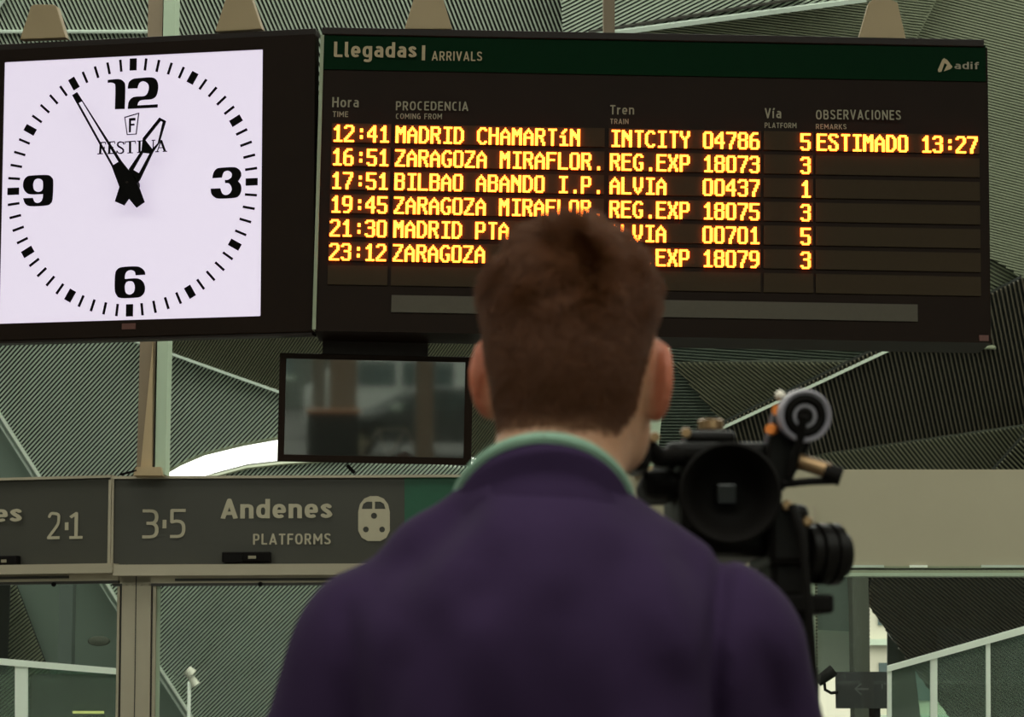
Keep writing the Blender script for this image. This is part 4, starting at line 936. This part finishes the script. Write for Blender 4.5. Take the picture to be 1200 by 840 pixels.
set_attr(hair.data, 'skin_show', .9 * (1 - ss(-.002, .024, mk[used])))
# strands
tri = Fk; N = 52000
ar = np.linalg.norm(np.cross(Vh[tri[:, 2]] - Vh[tri[:, 0]], Vh[tri[:, 3]] - Vh[tri[:, 1]]), axis=1); ch = rng.choice(len(tri), N, p=ar / ar.sum())
u, v = rng.random((2, N, 1)); q = tri[ch]
root = (Vh[q[:, 0]] * (1 - u) + Vh[q[:, 1]] * u) * (1 - v) + (Vh[q[:, 3]] * (1 - u) + Vh[q[:, 2]] * u) * v; nn = nr[q[:, 0]]
Lr = (root - HC) @ Rh; mr = hairmask(Lr); root = root[mr > .0]; nn = nn[mr > .0]; Lr = Lr[mr > 0]; mr = mr[mr > 0]
keepr = rng.random(len(root)) < (.35 + .65 * ss(.0, .035, mr)); root, nn, Lr, mr = root[keepr], nn[keepr], Lr[keepr], mr[keepr]; N = len(root)
crown = np.array([.012, -.055, .085]); cd = Lr - crown; nl = nn @ Rh
tg = cd - nl * (cd * nl).sum(1)[:, None]; tg /= np.linalg.norm(tg, axis=1)[:, None] + 1e-6
sw = np.cross(nl, tg); dl = np.linalg.norm(cd, axis=1)
tw = ss(.01, .08, Lr[:, 2])
cl = np.stack([np.sin(Lr[:, 1] * 130 + 4 * np.sin(Lr[:, 0] * 60)), np.cos(Lr[:, 0] * 120 + 3 * np.sin(Lr[:, 2] * 70)), np.sin(Lr[:, 0] * 90 + Lr[:, 1] * 80)], 1)
dr = nl * (.45 + .25 * tw)[:, None] + tg * .75 + sw * (.45 * np.exp(-dl / .04))[:, None] + cl * (.12 + .55 * tw)[:, None] + rng.normal(0, .16, (N, 3))
dr /= np.linalg.norm(dr, axis=1)[:, None]
ln = (.0030 + .0040 * ss(0, .05, mr) + .0100 * tw) * rng.uniform(.75, 1.25, N)
down = np.array([0, -.2, -.35]); K = 4; pts = np.zeros((N, K, 3))
for k in range(K):
    t = k / (K - 1); pts[:, k] = Lr + dr * (ln * t)[:, None] + (tg * .25 + down * .3) * (ln * t * t)[:, None]
ptw = pts @ Rh.T + HC
hc = bpy.data.hair_curves.new('hair_strands'); hc.add_curves([K] * N)
hc.attributes['position'].data.foreach_set('vector', ptw.astype(np.float32).ravel())
ra = hc.attributes.get('radius') or hc.attributes.new('radius', 'FLOAT', 'POINT')
ra.data.foreach_set('value', np.tile(np.array([.00034, .00030, .00024, .00008], np.float32), N))
ho = bpy.data.objects.new('hair_strands', hc); COL.objects.link(ho); hc.materials.append(M_strand); ho.parent = hair; ho.matrix_parent_inverse = man.matrix_world.inverted() @ Matrix.Identity(4)
ho.matrix_parent_inverse = (man.matrix_world @ hair.matrix_parent_inverse).inverted(); ho['kind'] = 'stuff'

# fleece
jf = Field((-.34, 2.0, .86), (.40, 2.62, 1.62), .0055)
jf.cap((BX, 2.215, 1.40), (BX, 2.205, 1.20), .105, .108, k=.03, sc=(.66, 1, 1)); jf.cap((BX, 2.205, 1.22), (BX, 2.20, .95), .108, .118, k=.05, sc=(.66, 1, 1))
jf.cap((BX, 2.222, 1.452), (BX, 2.22, 1.40), .090, .10, k=.03, sc=(.90, 1, 1))
jf.ell((BX, 2.172, 1.415), (.115, .100, .135), None, k=.04)
for s in (-1, 1):
    jf.cap((BX + s * .035, 2.215, 1.513), (SH[s][0] - s * .012, SH[s][1], SH[s][2] + .018), .048, .058, k=.045)
    jf.cap((BX + s * .085, 2.155, 1.40), (BX + s * .08, 2.165, 1.20), .060, .060, k=.05)
    jf.cap(SH[s], EL[s], .066, .057, k=.030)
    jf.cap(EL[s], np.array(WR[s]) - (np.array(WR[s]) - np.array(EL[s])) * .06, .057, .037, k=.015)
X, Y, Z = jf.grid()
def crease(x0, z0, x1, z1, w, a, soft=.03):
    L = math.hypot(x1 - x0, z1 - z0); dx, dz = (x1 - x0) / L, (z1 - z0) / L
    t = (X - x0) * dx + (Z - z0) * dz; q = np.abs((X - x0) * dz - (Z - z0) * dx)
    e_ = np.clip(np.minimum(t, L - t) / soft + .5, 0, 1); return (a * np.exp(-(q / w)**2) * e_ * (Y < 2.24)).astype(np.float32)
def PZ(px, py): p = P(px, py, 2.12); return p.x, p.z
fold = np.zeros_like(jf.d)
for (a0, a1, b0, b1, w, am) in ((858, 640, 838, 760, .009, .006), (838, 760, 842, 860, .010, .007), (400, 700, 420, 870, .012, .004), (560, 585, 470, 670, .016, .005), (590, 600, 500, 720, .02, -.004),
                                (655, 700, 640, 870, .02, .004), (720, 640, 742, 860, .02, .0035), (560, 720, 540, 870, .022, -.004), (770, 620, 800, 780, .02, -.004), (470, 760, 450, 870, .014, .004), (900, 760, 925, 860, .012, .004)):
    x_0, z_0 = PZ(a0, a1); x_1, z_1 = PZ(b0, b1); fold += crease(x_0, z_0, x_1, z_1, w, am)
fold += (.0016 * np.sin(X * 31 + 2 * np.sin(Z * 17)) * np.sin(Z * 23 + 2 * np.sin(X * 13)) + .0008 * np.sin(X * 70 + Z * 45)).astype(np.float32)
jf.d += fold * np.float32(1.7)
V, Fc = jf.nets(); jacket = np_mesh('fleece_jacket', V, Fc, M_jacket, man, relax=2)
# standing collar with mint edge
def ring(cx, cy, rx, ry, zf, n=72): return [(cx + rx * math.sin(t), cy - ry * math.cos(t), zf(t)) for t in [2 * math.pi * i / n for i in range(n)]]
R1 = ring(BX + .002, 2.225, .078, .082, lambda t: 1.536 + .050 * math.cos(t) - .010 * (1 - abs(math.cos(t))))
R0 = ring(BX + .002, 2.222, .083, .090, lambda t: 1.527 + .046 * math.cos(t) - .012 * (1 - abs(math.cos(t))) + .0015 * math.sin(3 * t))
Rc = ring(BX + .001, 2.222, .081, .082, lambda t: 1.516 + .040 * math.cos(t) - .010 * (1 - abs(math.cos(t))) + .003 * math.sin(2 * t + 1))
R2 = ring(BX + .001, 2.221, .090, .096, lambda t: 1.504 + .036 * math.cos(t) + .003 * math.sin(2 * t + 1))
R3 = ring(BX, 2.222, .094, .099, lambda t: 1.478 + .022 * math.cos(t))
R4 = ring(BX, 2.222, .092, .092, lambda t: 1.450 + .016 * math.cos(t))
Ri = ring(BX + .002, 2.226, .073, .076, lambda t: 1.516 + .045 * math.cos(t))
cb = MB(); n_ = 72
for Rg in (Ri, R1, R0, Rc, R2, R3, R4): cb.v += [Vector(p) for p in Rg]
for i in range(6):
    for j in range(n_): cb.f.append((i * n_ + j, i * n_ + (j + 1) % n_, (i + 1) * n_ + (j + 1) % n_, (i + 1) * n_ + j)[::-1])
collar = wpart(cb, 'collar', M_jacket, man, 'all')
tr = wpart(MB().tube(R1 + [R1[0]], .0060, 8, cap=False), 'collar_trim', M_mint, man, True)
lab(tr, 'mint green edge of the collar'); tr.parent = collar; tr.matrix_parent_inverse = (man.matrix_world @ collar.matrix_parent_inverse).inverted()
# trousers and shoes
tf = Field((-.2, 2.02, .06), (.26, 2.4, 1.06), .009)
tf.cap((BX, 2.2, 1.0), (BX, 2.2, .92), .105, .11, k=.03, sc=(.66, 1, 1))
for s in (-1, 1): tf.cap((BX + s * .09, 2.2, .93), (BX + s * .11, 2.2, .50), .092, .070, k=.02); tf.cap((BX + s * .11, 2.2, .50), (BX + s * .12, 2.19, .12), .070, .058, k=.02)
V, Fc = tf.nets(); np_mesh('trousers', V, Fc, M_trouser, man, relax=2)
for s in (-1, 1):
    sf = Field((BX + s * .12 - .08, 2.08, -.02), (BX + s * .12 + .08, 2.45, .16), .007)
    sf.cap((BX + s * .12, 2.15, .045), (BX + s * .12, 2.34, .035), .042, .034, k=.01); sf.cap((BX + s * .12, 2.18, .05), (BX + s * .12, 2.18, .11), .04, .045, k=.02)
    V, Fc = sf.nets(); V[:, 2] = np.maximum(V[:, 2], 0.0); np_mesh('shoe', V, Fc, M_shoe, man, relax=1)

# ------------------------------------------------------------------ video camera on its tripod
YV = 2.62
frV = Frame(P(854, 579, YV))
vc = thing('video_camera', 'black professional video camera at the right shoulder of the cameraman', 'video camera', frV.M)
def vb(l, t, r, b, y0, y1, name, m=M_cambody, bevel=0.006): return pbox(frV, l, t, r, b, y0, y1, name, m, vc, bevel)
def vp(px, py, off=0.0): x, z = frV.loc(px, py, off); return (x, off, z)
vb(795, 527, 906, 652, 0.03, 0.30, 'camera_body', bevel=.012)
vb(780, 517, 903, 542, 0.02, 0.28, 'top_housing', bevel=.008)
vb(804, 504, 863, 520, 0.04, 0.24, 'handle_base', bevel=.006)
c_ = vp(833, 504, .09); MB().lathe([(.010, 0), (.0145, .001), (.0145, .010), (.012, .012), (.006, .012)], c_, (0, 0, 1), 24).build('knob', M_gold, vc, smooth=True)
vb(752, 548, 800, 584, 0.03, 0.16, 'side_grip', M_rubber, .014)
MB().lathe([(.040, .030), (.046, .026), (.050, .0), (.054, -.012), (.0545, -.018), (.051, -.020), (.046, -.012), (.040, .004), (.030, .016), (.020, .022), (.0145, .022), (.0001, .022)], (0, 0, 0), (0, 1, 0), 40).build('eyecup', M_rubber, vc, smooth=True)
MB().box(-.012, .012, -.010, .010, .021, .012).build('eyepiece_glass', mat('eyepiece_glass', (.012, .012, .014), .15, var=0), vc, bevel=.002)
# front viewfinder by the cheek and its arm
vb(738, 500, 763, 552, -0.03, 0.06, 'viewfinder', bevel=.008)
MB().tube([vp(758, 522, 0), vp(772, 536, .01), vp(800, 534, .03)], .0105, 10).build('viewfinder_arm', M_rubber, vc, smooth=True)
MB().lathe([(.005, -.004), (.006, 0), (.005, .004)], vp(767, 512, -.01), (0, 1, 0), 12).build('screw_or_glint', M_gold, vc)
MB().lathe([(.005, -.004), (.006, 0), (.005, .004)], vp(804, 507, .03), (0, 1, 0), 12).build('screw_or_glint', M_gold, vc)
# upright arm with the ringed microphone mount
MB().prism(pxy(frV, [(900, 575), (921, 573), (940, 545), (962, 500), (958, 470), (932, 462), (910, 478), (902, 510), (896, 545)]), 0.01, 0.07).build('upright_arm', M_cambody, vc, bevel=.006)
rc = vp(942, 487, -.01)
MB().lathe([(.0250, .010), (.0278, .010), (.0285, 0), (.0278, -.009), (.0258, -.010), (.0250, -.006)], rc, (-.1, 1, .12), 36).build('mount_ring', mat('grey_violet_ring', (.26, .24, .28), .35, var=0), vc, smooth=True)
MB().lathe([(.0252, .012), (.0252, -.004), (.018, -.010), (.010, -.004), (.007, -.012), (.0001, -.012)], rc, (-.1, 1, .12), 30).build('microphone_end', M_rubber, vc, smooth=True)
MB().tube([vp(942, 487, -.024), vp(938, 512, -.016), vp(925, 560, -.004)], .0045, 8).build('cable', M_rubber, vc, smooth=True)
MB().lathe([(.0001, -.006), (.0042, -.004), (.0055, 0), (.0042, .004), (.0001, .006)], vp(914, 463, 0), (0, 1, 0), 14).build('white_knob', mat('cream_plastic', (.75, .68, .58), .4, var=0), vc, smooth=True)
m_or = mat('orange_glint', (.75, .22, .04), .4, var=0)  # orange reflections on the arm, put in as coloured studs
for p_ in ((912, 481), (904, 503)): MB().lathe([(.0055, -.006), (.0065, 0), (.0055, .006)], vp(*p_, 0), (.4, 1, 0), 12).build('screw_or_glint', m_or, vc)
# lever
MB().tube([vp(936, 540, .0), vp(972, 552, -.01)], .0085, 12).build('lever', M_gold, vc, smooth=True)
MB().tube([vp(966, 552, -.01), vp(986, 559, -.012)], [.009, .010], 12).build('lever_grip', M_rubber, vc, smooth=True)
MB().tube([vp(918, 567, .0), vp(950, 564, -.005), vp(980, 563, -.012)], .0042, 8).build('lever_stay', M_rubber, vc, smooth=True)
# lens side
vb(900, 590, 949, 662, .0, .22, 'lens_mount', bevel=.008)
vb(903, 655, 946, 702, .01, .16, 'battery', bevel=.008)
l0 = Vector(vp(940, 648, .03)); axl = Vector((.93, .35, -.02))
MB().lathe([(.028, 0), (.031, .002), (.031, .010), (.028, .011), (.028, .014), (.033, .015), (.033, .026), (.030, .027), (.030, .030), (.0335, .031), (.0335, .040), (.026, .043), (.024, .050), (.014, .052), (.0001, .052)], l0, axl, 32).build('lens_barrel', M_cambody, vc, smooth=True)
for p_ in ((922, 592), (946, 611)): MB().lathe([(.004, -.006), (.0058, -.003), (.0058, .004)], vp(*p_, -.004), (0, 1, 0), 12).build('screw_or_glint', M_gold, vc)
MB().tube([vp(928, 592, -.012), vp(940, 625, -.02), vp(946, 690, -.022), vp(951, 750, -.02), vp(955, 830, -.02), vp(958, 900, -.02)], .0046, 8).build('strap', M_rubber, vc, smooth=True)
# tripod
tc = vp(926, 700, .07); tw_ = frV.M @ Vector(tc)
tp = thing('tripod', 'black camera tripod below the video camera, mostly behind the cameraman', 'tripod', Vector((tw_.x, tw_.y, 0)))
top = tw_.z + .002
MB().box(-.05, -.06, top - .02, .04, .10, top).build('head_plate', M_rubber, tp, bevel=.004)
MB().lathe([(.026, 0), (.030, .01), (.030, .06), (.022, .07), (.022, .12)], (0, 0, top - .14), (0, 0, 1), 20).build('fluid_head', M_cambody, tp, smooth=True)
MB().tube([(0, 0, top - .13), (0, 0, top - .42)], .017, 12).build('centre_column', M_rubber, tp, smooth=True)
MB().lathe([(.035, 0), (.04, .01), (.04, .05), (.03, .06)], (0, 0, top - .25), (0, 0, 1), 16).build('leg_collar', M_rubber, tp)
for k in range(3):
    a = math.radians(90 + 120 * k); e_ = Vector((math.cos(a), math.sin(a), 0))
    lg = MB().tube([e_ * .035 + Vector((0, 0, top - .22)), e_ * .48 + Vector((0, 0, .02))], [.016, .012], 10).build('leg', M_rubber, tp, smooth=True)
    MB().lathe([(.02, 0), (.02, .02), (.012, .04)], e_ * .485, (0, 0, 1), 12).build('rubber_foot', M_rubber, lg)
hp_ = Vector((WR[1][0] - .005, WR[1][1] + .07, WR[1][2] + .055)) - Vector((tw_.x, tw_.y, 0))
MB().tube([(0, 0, top - .06), hp_ + Vector((0.02, .06, .02)), hp_, hp_ - Vector((.02, .09, .03))], [.007, .007, .012, .012], 10).build('pan_handle', M_rubber, tp, smooth=True)
MB().lathe([(.006, 0), (.008, .008), (.003, .012)], tuple(Vector((.012, -.045, top - .065))), (0, -1, 0), 12).build('locking_screw', M_gold, tp)

# ------------------------------------------------------------------ groups of alike things
for nm, g in (('steel_post', 'steel posts that carry the hanging boards'), ('platform_sign', 'platform signs above the glass doors'), ('door_sensor', 'motion sensors on the door headers'),
              ('railing', 'white glass railings beyond the doors'), ('facade_column', 'brown columns of the street front'), ('support_pillar', 'pillars beyond the glazing')):
    for o in list(SC.objects):
        if o.parent is None and o.name.split('.')[0] == nm: o['group'] = g
